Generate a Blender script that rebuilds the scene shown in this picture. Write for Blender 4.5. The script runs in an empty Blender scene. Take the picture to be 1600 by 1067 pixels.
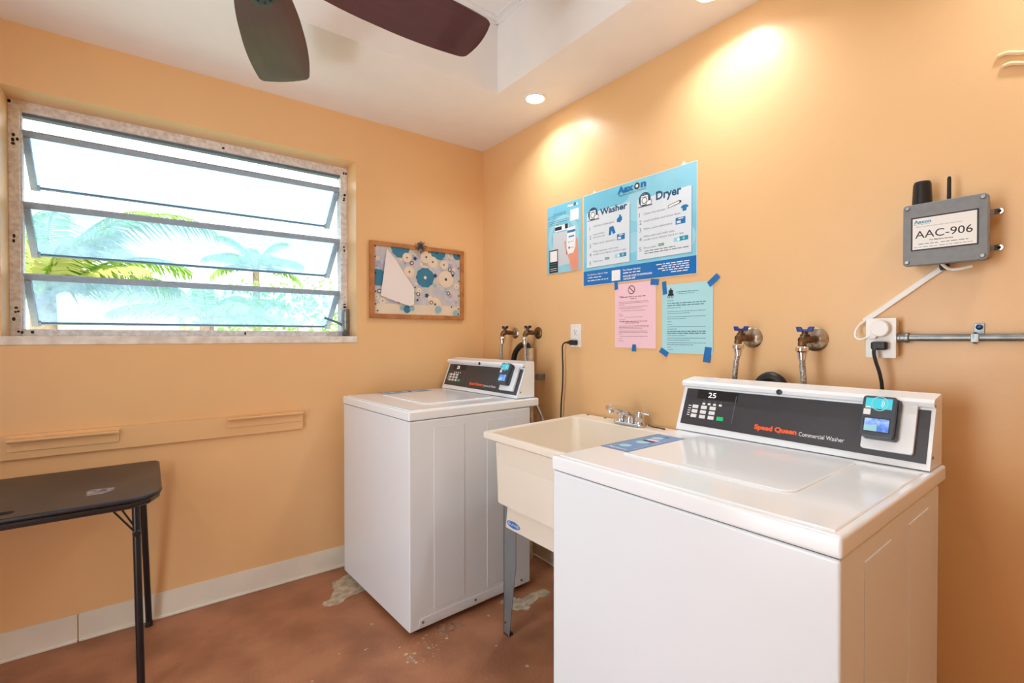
import bpy, bmesh, math, random
from math import pi, sin, cos, radians as R
from mathutils import Vector, Matrix, noise
random.seed(7)
SC = bpy.context.scene
COL = SC.collection

# ------------------------------------------------------------------ camera, sky, lights, exposure
cam_d = bpy.data.cameras.new('camera'); cam = bpy.data.objects.new('camera', cam_d); COL.objects.link(cam)
cam_d.sensor_width = 36.0; cam_d.lens = 756.0/1600*36; cam_d.clip_start = 0.02; cam_d.clip_end = 400
cam.location = (-1.7246, -2.5867, 1.22)
cam.rotation_euler = (R(90-0.58), 0, R(52.9-90))
SC.camera = cam
SC.view_settings.view_transform = 'Standard'; SC.view_settings.look = 'None'
SC.view_settings.exposure = 0.5; SC.view_settings.gamma = 1.0; SC.view_settings.use_curve_mapping = False
SC.cycles.use_denoising = True
SC.cycles.max_bounces = 10; SC.cycles.diffuse_bounces = 6; SC.cycles.transparent_max_bounces = 16
SC.cycles.caustics_reflective = False; SC.cycles.caustics_refractive = False
SC.cycles.sample_clamp_indirect = 6

W = bpy.data.worlds.new('sky'); SC.world = W; W.use_nodes = True
nt = W.node_tree; nt.nodes.clear()
out = nt.nodes.new('ShaderNodeOutputWorld'); bg = nt.nodes.new('ShaderNodeBackground')
tc = nt.nodes.new('ShaderNodeTexCoord'); sep = nt.nodes.new('ShaderNodeSeparateXYZ'); rmp = nt.nodes.new('ShaderNodeValToRGB')
nt.links.new(tc.outputs['Generated'], sep.inputs[0]); nt.links.new(sep.outputs['Z'], rmp.inputs[0])
rmp.color_ramp.elements[0].position = 0.0; rmp.color_ramp.elements[0].color = (0.95, 0.97, 1.0, 1)
rmp.color_ramp.elements[1].position = 0.7; rmp.color_ramp.elements[1].color = (0.62, 0.80, 1.0, 1)
nt.links.new(rmp.outputs[0], bg.inputs['Color']); bg.inputs['Strength'].default_value = 2.6
nt.links.new(bg.outputs[0], out.inputs[0])

def light(name, kind, loc, rot, energy, color=(1, 1, 1), **kw):
    d = bpy.data.lights.new(name, kind); d.energy = energy; d.color = color
    for k, v in kw.items(): setattr(d, k, v)
    o = bpy.data.objects.new(name, d); COL.objects.link(o); o.location = loc; o.rotation_euler = rot
    return o
light('sun', 'SUN', (0, -8, 12), (R(48), 0, R(-18)), 4.5, (1, .96, .88), angle=R(1.2))
# fill lamp added behind the made-up west doorway, brightens the washer fronts
light('added_west_fill', 'AREA', (-2.98, -1.62, 1.15), (R(90), 0, R(-90)), 15, (.76, .91, 1.0), shape='RECTANGLE', size=0.86, size_y=2.0)
# second added lamp, low outside that doorway, brightens the ceiling and tray
light('added_ceiling_fill', 'AREA', (-3.75, -1.62, .04), (0, R(150), 0), 230, (.74, .89, 1.0), shape='RECTANGLE', size=1.3, size_y=1.6)
CAN_POWER = 2.3

# ------------------------------------------------------------------ materials
def lin(c):
    c = c/255.0
    return c/12.92 if c <= 0.04045 else ((c+0.055)/1.055)**2.4
def rgb(c): return (lin(c[0]), lin(c[1]), lin(c[2]), 1)
MATS = {}
def mat(name, col, rough=0.5, metal=0.0, var=0.0, vscale=8.0, bump=0.0, bscale=60.0, coat=0.0, emit=None, estr=0.0, spec=0.5, col2=None, detail=3.0):
    if name in MATS: return MATS[name]
    m = bpy.data.materials.new(name); m.use_nodes = True; n = m.node_tree; p = n.nodes['Principled BSDF']
    p.inputs['Roughness'].default_value = rough; p.inputs['Metallic'].default_value = metal
    p.inputs['Specular IOR Level'].default_value = spec
    if coat: p.inputs['Coat Weight'].default_value = coat; p.inputs['Coat Roughness'].default_value = 0.08
    tc = n.nodes.new('ShaderNodeTexCoord')
    c1 = rgb(col)
    if col2 is not None or var > 0:
        c2 = rgb(col2) if col2 is not None else tuple(max(0, min(1, x*(1-var))) for x in c1[:3])+(1,)
        nz = n.nodes.new('ShaderNodeTexNoise'); nz.inputs['Scale'].default_value = vscale; nz.inputs['Detail'].default_value = detail
        mx = n.nodes.new('ShaderNodeMix'); mx.data_type = 'RGBA'
        cr = n.nodes.new('ShaderNodeValToRGB'); cr.color_ramp.elements[0].position = .38; cr.color_ramp.elements[1].position = .64
        n.links.new(tc.outputs['Object'], nz.inputs['Vector']); n.links.new(nz.outputs['Fac'], cr.inputs[0])
        n.links.new(cr.outputs[0], mx.inputs['Factor'])
        mx.inputs['A'].default_value = c1; mx.inputs['B'].default_value = c2
        n.links.new(mx.outputs['Result'], p.inputs['Base Color'])
    else:
        rgbn = n.nodes.new('ShaderNodeRGB'); rgbn.outputs[0].default_value = c1
        n.links.new(rgbn.outputs[0], p.inputs['Base Color'])
    if bump > 0:
        nb = n.nodes.new('ShaderNodeTexNoise'); nb.inputs['Scale'].default_value = bscale; nb.inputs['Detail'].default_value = 4
        b = n.nodes.new('ShaderNodeBump'); b.inputs['Strength'].default_value = bump; b.inputs['Distance'].default_value = 0.002
        n.links.new(tc.outputs['Object'], nb.inputs['Vector']); n.links.new(nb.outputs['Fac'], b.inputs['Height'])
        n.links.new(b.outputs[0], p.inputs['Normal'])
    if emit is not None:
        p.inputs['Emission Color'].default_value = rgb(emit); p.inputs['Emission Strength'].default_value = estr
    MATS[name] = m
    return m

wallp = mat('orange_wall_paint', (234, 191, 138), 0.36, var=.03, vscale=2.5, bump=.35, bscale=35, spec=.45)
ceilp = mat('white_ceiling_paint', (240, 237, 234), 0.6, var=.02, bump=.12, bscale=50)
basep = mat('cream_vinyl_base', (234, 228, 212), 0.45, var=.08, vscale=5, bump=.1)
floorp = mat('red_brown_floor_paint', (178, 122, 88), 0.5, col2=(150, 99, 70), vscale=5, bump=1.0, bscale=150, spec=.4, detail=9)
chipp = mat('bare_concrete_chip', (205, 190, 160), 0.8, col2=(165, 152, 132), vscale=28, bump=.8, bscale=200)
scuffp = mat('pale_floor_scuff', (164, 128, 106), 0.7, col2=(140, 88, 60), vscale=40, bump=.5, bscale=200)
white = mat('white_enamel', (236, 241, 245), 0.17, coat=.3, var=.01, vscale=3)
whitem = mat('white_appliance_side', (226, 232, 237), 0.22, var=.012, vscale=3)
dkgap = mat('dark_seam', (70, 66, 64), 0.7, var=.1)
panelb = mat('charcoal_panel', (62, 61, 66), 0.34, var=.06, vscale=30)
blackp = mat('black_plastic', (28, 28, 30), 0.32, var=.1, vscale=20)
readerp = mat('slate_reader_plastic', (62, 68, 76), 0.35, var=.05)
plw = mat('white_plastic', (238, 236, 232), 0.32, var=.02)
cream = mat('cream_tub_plastic', (238, 228, 212), 0.34, var=.02, vscale=4)
galv = mat('galvanised_steel', (150, 154, 154), 0.38, .85, var=.25, vscale=40)
legst = mat('grey_leg_steel', (146, 154, 158), 0.42, .55, var=.08, vscale=12)
chrome = mat('chrome', (225, 225, 228), 0.09, 1.0, var=.03)
brass = mat('aged_brass', (128, 98, 66), 0.42, .8, col2=(84, 62, 42), vscale=60)
escm = mat('stained_chrome', (186, 172, 152), 0.3, .9, col2=(134, 112, 88), vscale=55)
blueh = mat('blue_valve_handle', (24, 52, 140), 0.35, var=.1)
navyh = mat('navy_valve_handle', (22, 30, 66), 0.35, var=.1)
rubber = mat('black_rubber', (30, 29, 29), 0.45, var=.15, vscale=30)
box_g = mat('grey_enclosure_paint', (134, 138, 141), 0.5, var=.08, vscale=60, bump=.2, bscale=300)
paper = mat('white_paper', (240, 238, 236), 0.7, var=.03, vscale=6)
pinkp = mat('pink_paper', (244, 204, 216), 0.75, var=.03, vscale=6)
greenp = mat('pale_green_paper', (174, 224, 232), 0.75, var=.03, vscale=6)
tapeb = mat('blue_painter_tape', (16, 112, 184), 0.6, var=.08, vscale=40)
posterb = mat('poster_sky_blue', (118, 198, 224), 0.28, col2=(150, 214, 234), vscale=3.5)
poster2 = mat('poster_light_blue', (160, 218, 236), 0.28, var=.03)
bandb = mat('poster_royal_blue', (0, 112, 190), 0.3, var=.04)
pwhite = mat('poster_white_panel', (222, 232, 240), 0.3, var=.02)
pshadow = mat('poster_panel_edge_grey', (120, 160, 182), 0.4, var=.02)
inkb = mat('blue_ink', (0, 120, 184), 0.4, var=.05)
inkd = mat('dark_teal_ink', (20, 82, 118), 0.4, var=.05)
inkg = mat('grey_ink', (98, 112, 124), 0.5, var=.05)
inkk = mat('black_ink', (36, 34, 36), 0.5, var=.05)
inkw = mat('white_ink', (244, 246, 248), 0.5, var=.02)
inkt = mat('teal_ink', (40, 150, 180), 0.4, var=.05)
inkgr = mat('green_ink', (70, 160, 110), 0.4, var=.05)
inknum = mat('green_grey_ink', (74, 122, 124), 0.4, var=.05)
inko = mat('orange_red_ink', (248, 96, 40), 0.4, var=.03)
skin = mat('printed_hand_tone', (236, 158, 128), 0.4, var=.06)
inkbr = mat('maroon_ink', (112, 52, 66), 0.5, var=.05)
keyw = mat('white_key', (232, 232, 232), 0.4, var=.02)
keyg = mat('green_key', (30, 200, 120), 0.4, var=.03)
led = mat('lit_digits', (235, 235, 240), 0.4, emit=(235, 235, 245), estr=.8)
scr_t = mat('teal_lit_label', (64, 196, 212), 0.3, var=.05, emit=(50, 190, 210), estr=.25)
scr_b = mat('lit_screen', (60, 110, 200), 0.2, col2=(176, 206, 240), vscale=45, emit=(70, 120, 210), estr=.35)
stick = mat('blue_instruction_label', (76, 146, 200), 0.3, col2=(96, 150, 206), vscale=9)
table_t = mat('dark_table_laminate', (52, 46, 46), 0.36, col2=(70, 60, 56), vscale=6, spec=.5)
table_f = mat('black_table_steel', (20, 21, 27), 0.3, var=.1, spec=.6)
residue = mat('glue_residue', (168, 160, 158), 0.8, col2=(110, 100, 98), vscale=60)
woodf = mat('oak_frame', (190, 128, 72), 0.5, col2=(166, 104, 56), vscale=18)
frameal = mat('weathered_aluminium', (240, 242, 246), 0.6, .0, col2=(214, 212, 212), vscale=60, bump=.5, bscale=160)
vaneal = mat('vane_aluminium', (172, 186, 202), 0.5, .1, var=.10, vscale=50)
sealg = mat('dark_window_seal', (104, 118, 134), 0.5, var=.2)
rust = mat('rust_black', (50, 36, 30), 0.8, var=.3, vscale=60)
sillm = mat('worn_white_sill', (240, 238, 232), 0.6, col2=(218, 208, 196), vscale=20, bump=.3)
fabricm = None

def wood_mat(name, c1, c2, sc=(2, 30, 30)):
    m = bpy.data.materials.new(name); m.use_nodes = True; n = m.node_tree; p = n.nodes['Principled BSDF']
    tc = n.nodes.new('ShaderNodeTexCoord'); mp = n.nodes.new('ShaderNodeMapping'); mp.inputs['Scale'].default_value = sc
    nz = n.nodes.new('ShaderNodeTexNoise'); nz.inputs['Scale'].default_value = 3; nz.inputs['Detail'].default_value = 6
    mx = n.nodes.new('ShaderNodeMix'); mx.data_type = 'RGBA'
    n.links.new(tc.outputs['Object'], mp.inputs[0]); n.links.new(mp.outputs[0], nz.inputs['Vector']); n.links.new(nz.outputs['Fac'], mx.inputs['Factor'])
    mx.inputs['A'].default_value = rgb(c1); mx.inputs['B'].default_value = rgb(c2); n.links.new(mx.outputs['Result'], p.inputs['Base Color'])
    p.inputs['Roughness'].default_value = .35; p.inputs['Coat Weight'].default_value = .2
    return m
blade_m = wood_mat('mahogany_blade', (92, 42, 42), (62, 28, 28))

def glass_mat():
    m = bpy.data.materials.new('salt_stained_glass'); m.use_nodes = True; n = m.node_tree; n.nodes.clear()
    o = n.nodes.new('ShaderNodeOutputMaterial'); tc = n.nodes.new('ShaderNodeTexCoord')
    tr = n.nodes.new('ShaderNodeBsdfTransparent'); tr.inputs[0].default_value = (.68, .87, .98, 1)
    tl = n.nodes.new('ShaderNodeBsdfTranslucent'); tl.inputs[0].default_value = (.86, .94, 1, 1)
    df = n.nodes.new('ShaderNodeBsdfDiffuse'); df.inputs[0].default_value = (.85, .92, .98, 1)
    gl = n.nodes.new('ShaderNodeBsdfGlossy'); gl.inputs['Roughness'].default_value = .08
    a = n.nodes.new('ShaderNodeAddShader')
    m1 = n.nodes.new('ShaderNodeMixShader'); m0 = n.nodes.new('ShaderNodeMixShader'); m2 = n.nodes.new('ShaderNodeMixShader')
    m0.inputs[0].default_value = .25; n.links.new(tl.outputs[0], m0.inputs[1]); n.links.new(df.outputs[0], m0.inputs[2])
    nz = n.nodes.new('ShaderNodeTexNoise'); nz.inputs['Scale'].default_value = 13; nz.inputs['Detail'].default_value = 9; nz.inputs['Roughness'].default_value = .7
    mr = n.nodes.new('ShaderNodeMapRange'); mr.inputs['From Min'].default_value = .35; mr.inputs['From Max'].default_value = .7
    mr.inputs['To Min'].default_value = .20; mr.inputs['To Max'].default_value = .50
    n.links.new(tc.outputs['Object'], nz.inputs['Vector']); n.links.new(nz.outputs['Fac'], mr.inputs['Value']); n.links.new(mr.outputs[0], m1.inputs[0])
    n.links.new(tr.outputs[0], m1.inputs[1]); n.links.new(m0.outputs[0], m1.inputs[2])
    fr = n.nodes.new('ShaderNodeFresnel'); fr.inputs[0].default_value = 1.25
    n.links.new(fr.outputs[0], m2.inputs[0]); n.links.new(m1.outputs[0], m2.inputs[1]); n.links.new(gl.outputs[0], m2.inputs[2])
    n.links.new(m2.outputs[0], o.inputs[0])
    return m
glassm = glass_mat()

def leaf_mat(name, c1, c2):
    m = bpy.data.materials.new(name); m.use_nodes = True; n = m.node_tree; p = n.nodes['Principled BSDF']
    o = n.nodes['Material Output']; tc = n.nodes.new('ShaderNodeTexCoord')
    nz = n.nodes.new('ShaderNodeTexNoise'); nz.inputs['Scale'].default_value = 2.5
    mx = n.nodes.new('ShaderNodeMix'); mx.data_type = 'RGBA'; mx.inputs['A'].default_value = rgb(c1); mx.inputs['B'].default_value = rgb(c2)
    n.links.new(tc.outputs['Object'], nz.inputs['Vector']); n.links.new(nz.outputs['Fac'], mx.inputs['Factor'])
    n.links.new(mx.outputs['Result'], p.inputs['Base Color']); p.inputs['Roughness'].default_value = .45
    t = n.nodes.new('ShaderNodeBsdfTranslucent'); n.links.new(mx.outputs['Result'], t.inputs[0])
    ms = n.nodes.new('ShaderNodeMixShader'); ms.inputs[0].default_value = .35
    n.links.new(p.outputs[0], ms.inputs[1]); n.links.new(t.outputs[0], ms.inputs[2]); n.links.new(ms.outputs[0], o.inputs[0])
    return m
leaf_g = leaf_mat('palm_leaf_green', (92, 150, 48), (150, 178, 60))
leaf_y = leaf_mat('palm_leaf_yellow', (166, 184, 84), (206, 200, 130))
leaf_b = leaf_mat('shrub_leaf_green', (96, 170, 52), (140, 200, 80))
trunkm = mat('palm_trunk_bark', (150, 130, 108), 0.8, var=.3, vscale=20)
stucco = mat('beige_stucco', (232, 204, 160), 0.8, var=.04)
gwall = mat('cream_garden_wall', (238, 224, 196), 0.8, var=.04)
roofm = mat('white_roof', (236, 236, 234), 0.7, var=.04)
grassm = mat('lawn', (190, 196, 160), 0.9, var=.3, vscale=3)

# ------------------------------------------------------------------ mesh builder
class MB:
    def __init__(s): s.v = []; s.f = []; s.mi = []
    def add(s, vs, fs, mi=0):
        b = len(s.v); s.v += [tuple(p) for p in vs]; s.f += [tuple(i+b for i in f) for f in fs]; s.mi += [mi]*len(fs); return s
    def box(s, a, b, mi=0, bev=0.0, seg=2, M=None):
        a, b = [min(x, y) for x, y in zip(a, b)], [max(x, y) for x, y in zip(a, b)]
        bm = bmesh.new(); bmesh.ops.create_cube(bm, size=1)
        for v in bm.verts: v.co = Vector(((v.co.x+.5)*(b[0]-a[0])+a[0], (v.co.y+.5)*(b[1]-a[1])+a[1], (v.co.z+.5)*(b[2]-a[2])+a[2]))
        if bev: bmesh.ops.bevel(bm, geom=bm.edges[:], offset=bev, segments=seg, affect='EDGES', profile=.5)
        if M is not None: bm.transform(M)
        bm.verts.index_update(); s.add([v.co.copy() for v in bm.verts], [[v.index for v in f.verts] for f in bm.faces], mi); bm.free(); return s
    def prism(s, poly, fr, t, mi=0, bev=0.0, seg=2):
        # polygon in the (u,v) of a frame fr(u,v,n), thickness t along n; optional bevel
        bm = bmesh.new(); vs = [bm.verts.new((p[0], p[1], 0)) for p in poly]; f = bm.faces.new(vs)
        r = bmesh.ops.extrude_face_region(bm, geom=[f])
        for e in r['geom']:
            if isinstance(e, bmesh.types.BMVert): e.co.z = t
        bmesh.ops.recalc_face_normals(bm, faces=bm.faces[:])
        if bev:
            es = [e for e in bm.edges if e.calc_face_angle(0) > .6]
            bmesh.ops.bevel(bm, geom=es, offset=bev, segments=seg, affect='EDGES', profile=.5)
        bm.verts.index_update()
        s.add([fr(v.co.x, v.co.y, v.co.z) for v in bm.verts], [[v.index for v in f.verts] for f in bm.faces], mi); bm.free(); return s
    def poly(s, pts, mi=0): return s.add(pts, [list(range(len(pts)))], mi)
    def tube(s, path, r, n=10, mi=0, caps=True, flat=1.0):
        path = [Vector(p) for p in path]; N = len(path); rs = r if isinstance(r, (list, tuple)) else [r]*N
        t0 = (path[1]-path[0]).normalized(); up = Vector((0, 0, 1)) if abs(t0.z) < .9 else Vector((1, 0, 0))
        u = t0.cross(up).normalized(); vs = []; fs = []
        for i in range(N):
            t = (path[min(i+1, N-1)]-path[max(i-1, 0)]).normalized()
            u = (u-t*u.dot(t)).normalized(); w = t.cross(u)
            for k in range(n):
                a = 2*pi*k/n; vs.append(path[i]+u*cos(a)*rs[i]+w*sin(a)*rs[i]*flat)
        for i in range(N-1):
            for k in range(n):
                fs.append((i*n+k, i*n+(k+1) % n, (i+1)*n+(k+1) % n, (i+1)*n+k))
        if caps: fs.append(tuple(range(n))[::-1]); fs.append(tuple((N-1)*n+k for k in range(n)))
        return s.add(vs, fs, mi)
    def lathe(s, prof, o, ax, n=24, mi=0):
        # prof [(r,h)] along axis ax from o
        ax = Vector(ax).normalized(); up = Vector((0, 0, 1)) if abs(ax.z) < .9 else Vector((1, 0, 0))
        u = ax.cross(up).normalized(); w = ax.cross(u); o = Vector(o); vs = []; fs = []
        for r, h in prof:
            for k in range(n):
                a = 2*pi*k/n; vs.append(o+ax*h+(u*cos(a)+w*sin(a))*max(r, 1e-5))
        for i in range(len(prof)-1):
            for k in range(n): fs.append((i*n+k, i*n+(k+1) % n, (i+1)*n+(k+1) % n, (i+1)*n+k))
        fs.append(tuple(range(n))[::-1]); fs.append(tuple((len(prof)-1)*n+k for k in range(n)))
        return s.add(vs, fs, mi)
    def build(s, name, mats, parent=None, smooth=35, recalc=True, label=None):
        me = bpy.data.meshes.new(name)
        me.from_pydata(s.v, [], s.f); me.validate()
        if not isinstance(mats, (list, tuple)): mats = [mats]
        for m in mats: me.materials.append(m)
        if len(me.polygons) == len(s.mi): me.polygons.foreach_set('material_index', s.mi)
        if recalc:
            bm = bmesh.new(); bm.from_mesh(me); bmesh.ops.recalc_face_normals(bm, faces=bm.faces[:]); bm.to_mesh(me); bm.free()
        if smooth: me.shade_smooth(); me.set_sharp_from_angle(angle=R(smooth))
        else: me.shade_flat()
        me.update()
        o = bpy.data.objects.new(name, me); COL.objects.link(o)
        if parent is not None: o.parent = parent
        if smooth and len(me.polygons) < 6000: wn = o.modifiers.new('weighted_normals', 'WEIGHTED_NORMAL'); wn.keep_sharp = True
        if label: o['label'] = label
        return o
def tag(o, label=None, cat=None, group=None, kind=None):
    if label: o['label'] = label
    if cat: o['category'] = cat
    if group: o['group'] = group
    if kind: o['kind'] = kind
    return o
def root(name, loc, rz, label, cat, group=None):
    o = bpy.data.objects.new(name, None); COL.objects.link(o); o.empty_display_size = .05
    o.location = loc; o.rotation_euler = (0, 0, rz); return tag(o, label, cat, group)
def struct(o): o['kind'] = 'structure'; return o
def ring(r, n=20, a0=0.0, cx=0, cy=0, ry=None):
    return [(cx+r*cos(a0+2*pi*k/n), cy+(ry or r)*sin(a0+2*pi*k/n)) for k in range(n)]
def rrect(x0, y0, x1, y1, r, n=5, corners=(1, 1, 1, 1)):
    P = []
    for i, (cx, cy, a) in enumerate(((x1-r, y1-r, 0), (x0+r, y1-r, pi/2), (x0+r, y0+r, pi), (x1-r, y0+r, 3*pi/2))):
        if corners[i]:
            for k in range(n+1): b = a+pi/2*k/n; P.append((cx+r*cos(b), cy+r*sin(b)))
        else: P.append(((x1, y1), (x0, y1), (x0, y0), (x1, y0))[i])
    return P
def bez(ps, n=16):
    # Catmull-Rom through points
    ps = [Vector(p) for p in ps]; P = [ps[0]*2-ps[1]]+ps+[ps[-1]*2-ps[-2]]; o = []
    for i in range(1, len(P)-2):
        for k in range(n):
            t = k/n; a, b, c, d = P[i-1], P[i], P[i+1], P[i+2]
            o.append(.5*((2*b)+(c-a)*t+(2*a-5*b+4*c-d)*t*t+(3*b-a-3*c+d)*t**3))
    o.append(ps[-1]); return o

# ------------------------------------------------------------------ printed matter
TC = {}
def glyphs(s, bold=0.0):
    k = (s, bold)
    if k not in TC:
        c = bpy.data.curves.new('lettering', 'FONT'); c.body = s; c.size = 1.0; c.offset = bold; c.fill_mode = 'FRONT'; c.resolution_u = 3
        o = bpy.data.objects.new('lettering', c); COL.objects.link(o)
        dg = bpy.context.evaluated_depsgraph_get(); me = bpy.data.meshes.new_from_object(o.evaluated_get(dg))
        vs = [(v.co.x, v.co.y) for v in me.vertices]; fs = [tuple(p.vertices) for p in me.polygons]
        bpy.data.objects.remove(o); bpy.data.curves.remove(c); bpy.data.meshes.remove(me)
        x0 = min(v[0] for v in vs); x1 = max(v[0] for v in vs); TC[k] = ([(v[0]-x0, v[1]) for v in vs], fs, x1-x0)
    return TC[k]
class Print:
    """ink on a flat face: fr(u,v,n) gives the point; every colour is a material slot of one mesh"""
    def __init__(s, fr, step=0.00005, base=0.0002): s.fr = fr; s.mb = MB(); s.mats = []; s.step = step; s.base = base
    def mi(s, m):
        if m not in s.mats: s.mats.append(m)
        return s.mats.index(m)
    def poly(s, pts, m, lay=0): s.mb.poly([s.fr(p[0], p[1], s.base+lay*s.step) for p in pts], s.mi(m)); return s
    def rect(s, u0, v0, u1, v1, m, lay=0): return s.poly([(u0, v0), (u1, v0), (u1, v1), (u0, v1)], m, lay)
    def disc(s, u, v, r, m, lay=0, ry=None, n=20): return s.poly(ring(r, n, 0, u, v, ry), m, lay)
    def band(s, u, v, r0, r1, m, lay=0, a0=0, a1=2*pi, n=24, k=1.0):
        for i in range(n):
            a, b = a0+(a1-a0)*i/n, a0+(a1-a0)*(i+1)/n
            s.poly([(u+r0*cos(a), v+k*r0*sin(a)), (u+r1*cos(a), v+k*r1*sin(a)), (u+r1*cos(b), v+k*r1*sin(b)), (u+r0*cos(b), v+k*r0*sin(b))], m, lay)
        return s
    def line(s, a, b, w, m, lay=0):
        d = Vector((b[0]-a[0], b[1]-a[1])); d.normalize(); n = Vector((-d.y, d.x))*w/2
        return s.poly([(a[0]+n.x, a[1]+n.y), (a[0]-n.x, a[1]-n.y), (b[0]-n.x, b[1]-n.y), (b[0]+n.x, b[1]+n.y)], m, lay)
    def text(s, t, u, v, h, m, lay=1, w=None, bold=0.0, align='l', rot=0.0):
        vs, fs, L = glyphs(t, bold); sy = h/.73; sx = (w/L) if w else sy; wd = L*sx
        off = 0 if align == 'l' else (-wd/2 if align == 'c' else -wd); ca, sa = cos(rot), sin(rot); n = s.base+lay*s.step
        pts = []
        for x, y in vs:
            a, b = x*sx+off, y*sy; pts.append(s.fr(u+a*ca-b*sa, v+a*sa+b*ca, n))
        s.mb.add(pts, fs, s.mi(m)); return s
    def words(s, u0, u1, v, h, m, lay=1, align='l', rng=None):
        # fine print too small to read: word-length dashes
        r = rng or random; u = u0
        while u < u1-h:
            w = min(h*r.uniform(1.2, 4.5), u1-u); s.rect(u, v, u+w, v+h*.55, m, lay); u += w+h*.7
        return s
    def build(s, name, parent): return s.mb.build(name, s.mats, parent, smooth=0, recalc=False)
def mm(f): return lambda u, v, n: f(u*.001, v*.001, n)

# ------------------------------------------------------------------ room shell
XW, YS, ZC, ZT = -2.75, -3.45, 2.40, 2.74
fl = MB().box((XW-.2, YS-.2, -.12), (.2, .2, 0), 0)
def blob(mb, pts, z, mi, jit=.004, sub=4):
    P = []
    for i in range(len(pts)):
        a, b = Vector(pts[i]), Vector(pts[(i+1) % len(pts)])
        for k in range(sub):
            p = a.lerp(b, k/sub); q = noise.noise(Vector((p.x*90, p.y*90, 1.3)))
            nn = Vector((b.y-a.y, a.x-b.x)); nn.normalize(); p = p+nn*q*jit*2; P.append((p.x, p.y, z))
    mb.poly(P, mi)
P1 = [(-1.096, -0.319), (-1.084, -0.302), (-1.056, -0.296), (-1.012, -0.227), (-1.004, -0.174), (-0.994, -0.141), (-0.962, -0.133), (-0.905, -0.101), (-0.80, -0.225), (-0.78, -0.317), (-0.88, -0.323), (-0.954, -0.318), (-0.994, -0.334), (-1.021, -0.358), (-1.058, -0.356), (-1.085, -0.344)]
P2 = [(-0.44, -0.793), (-0.426, -0.785), (-0.357, -0.772), (-0.358, -0.807), (-0.336, -0.829), (-0.302, -0.826), (-0.274, -0.816), (-0.237, -0.82), (-0.202, -0.818), (-0.194, -0.841), (-0.191, -0.861), (-0.216, -0.878), (-0.251, -0.876), (-0.267, -0.864), (-0.303, -0.883), (-0.338, -0.89), (-0.365, -0.919), (-0.382, -0.917), (-0.389, -0.895), (-0.412, -0.894), (-0.426, -0.873), (-0.428, -0.855), (-0.424, -0.837)]
P3 = [(-0.755, -0.784), (-0.709, -0.781), (-0.672, -0.817), (-0.658, -0.842), (-0.705, -0.844), (-0.752, -0.858), (-0.769, -0.831)]
SP = [(-0.93, -0.904), (-0.926, -0.937), (-0.949, -0.914), (-0.939, -0.817), (-0.935, -0.87), (-1.041, -0.747), (-1.051, -0.749), (-1.139, -0.71), (-0.968, -0.601), (-0.763, -0.877), (-0.816, -0.891), (-0.818, -0.808), (-0.538, -0.848), (-0.631, -1.037), (-0.606, -1.202), (-1.263, -0.804), (-0.907, -0.885), (-0.839, -0.82), (-0.847, -0.893), (-0.834, -0.897), (-0.869, -0.835), (-0.929, -0.891), (-0.929, -0.919), (-0.94, -0.895), (-0.829, -0.881), (-0.85, -0.885)]
blob(fl, P1, .0006, 1); blob(fl, P2, .0006, 1); blob(fl, P3, .0005, 2, .012)
rg = random.Random(3)
for x, y in SP:
    r = rg.uniform(.003, .008); blob(fl, [(x+r*cos(a)*rg.uniform(.7, 1.3), y+r*sin(a)*rg.uniform(.7, 1.3)) for a in [k*pi/3 for k in range(6)]], .0007, 1, .001, 2)
for k in range(60):
    x, y = rg.gauss(-.86, .06), rg.gauss(-.88, .05); r = rg.uniform(.001, .003)
    blob(fl, [(x+r*cos(a), y+r*sin(a)) for a in [j*pi/2.5 for j in range(5)]], .0007, 1, .0005, 2)
for k in range(70):
    x, y = rg.uniform(-2.3, -.2), rg.uniform(-2.2, -.2); r = rg.uniform(.0012, .003)
    blob(fl, [(x+r*cos(a), y+r*sin(a)) for a in [j*pi/2.5 for j in range(5)]], .0007, 2, .0005, 2)
struct(fl.build('floor', [floorp, chipp, scuffp], smooth=0))

# north wall with the window opening
WX0, WX1, WZ0, WZ1, T = -2.155, -.82, 1.19, 2.16, .24
nw = MB()
nw.box((XW-.2, 0, -.1), (WX0, T, ZC+.4)).box((WX1, 0, -.1), (.2, T, ZC+.4)).box((WX0, 0, -.1), (WX1, T, WZ0)).box((WX0, 0, WZ1), (WX1, T, ZC+.4))
struct(nw.build('wall_north', wallp, smooth=0))
struct(MB().box((0, YS-.2, -.1), (.2, 0, ZC+.4)).build('wall_east', wallp, smooth=0))
struct(MB().box((XW-.2, YS-.2, -.1), (0, YS, ZC+.4)).build('wall_south', wallp, smooth=0))
DY0, DY1 = -2.05, -1.2  # doorway made up out of view, lets the added fill lamps shine in
ww = MB().box((XW-.15, YS, -.1), (XW, DY0, ZC+.4)).box((XW-.15, DY1, -.1), (XW, 0, ZC+.4)).box((XW-.15, DY0, 2.08), (XW, DY1, ZC+.4))
struct(ww.build('wall_west', wallp, smooth=0))
dj = MB().box((XW-.16, DY0, 0), (XW+.015, DY0+.03, 2.08), bev=.003).box((XW-.16, DY1-.03, 0), (XW+.015, DY1, 2.08), bev=.003).box((XW-.16, DY0, 2.05), (XW+.015, DY1, 2.08), bev=.003)
struct(dj.build('added_door_1', plw))
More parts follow.
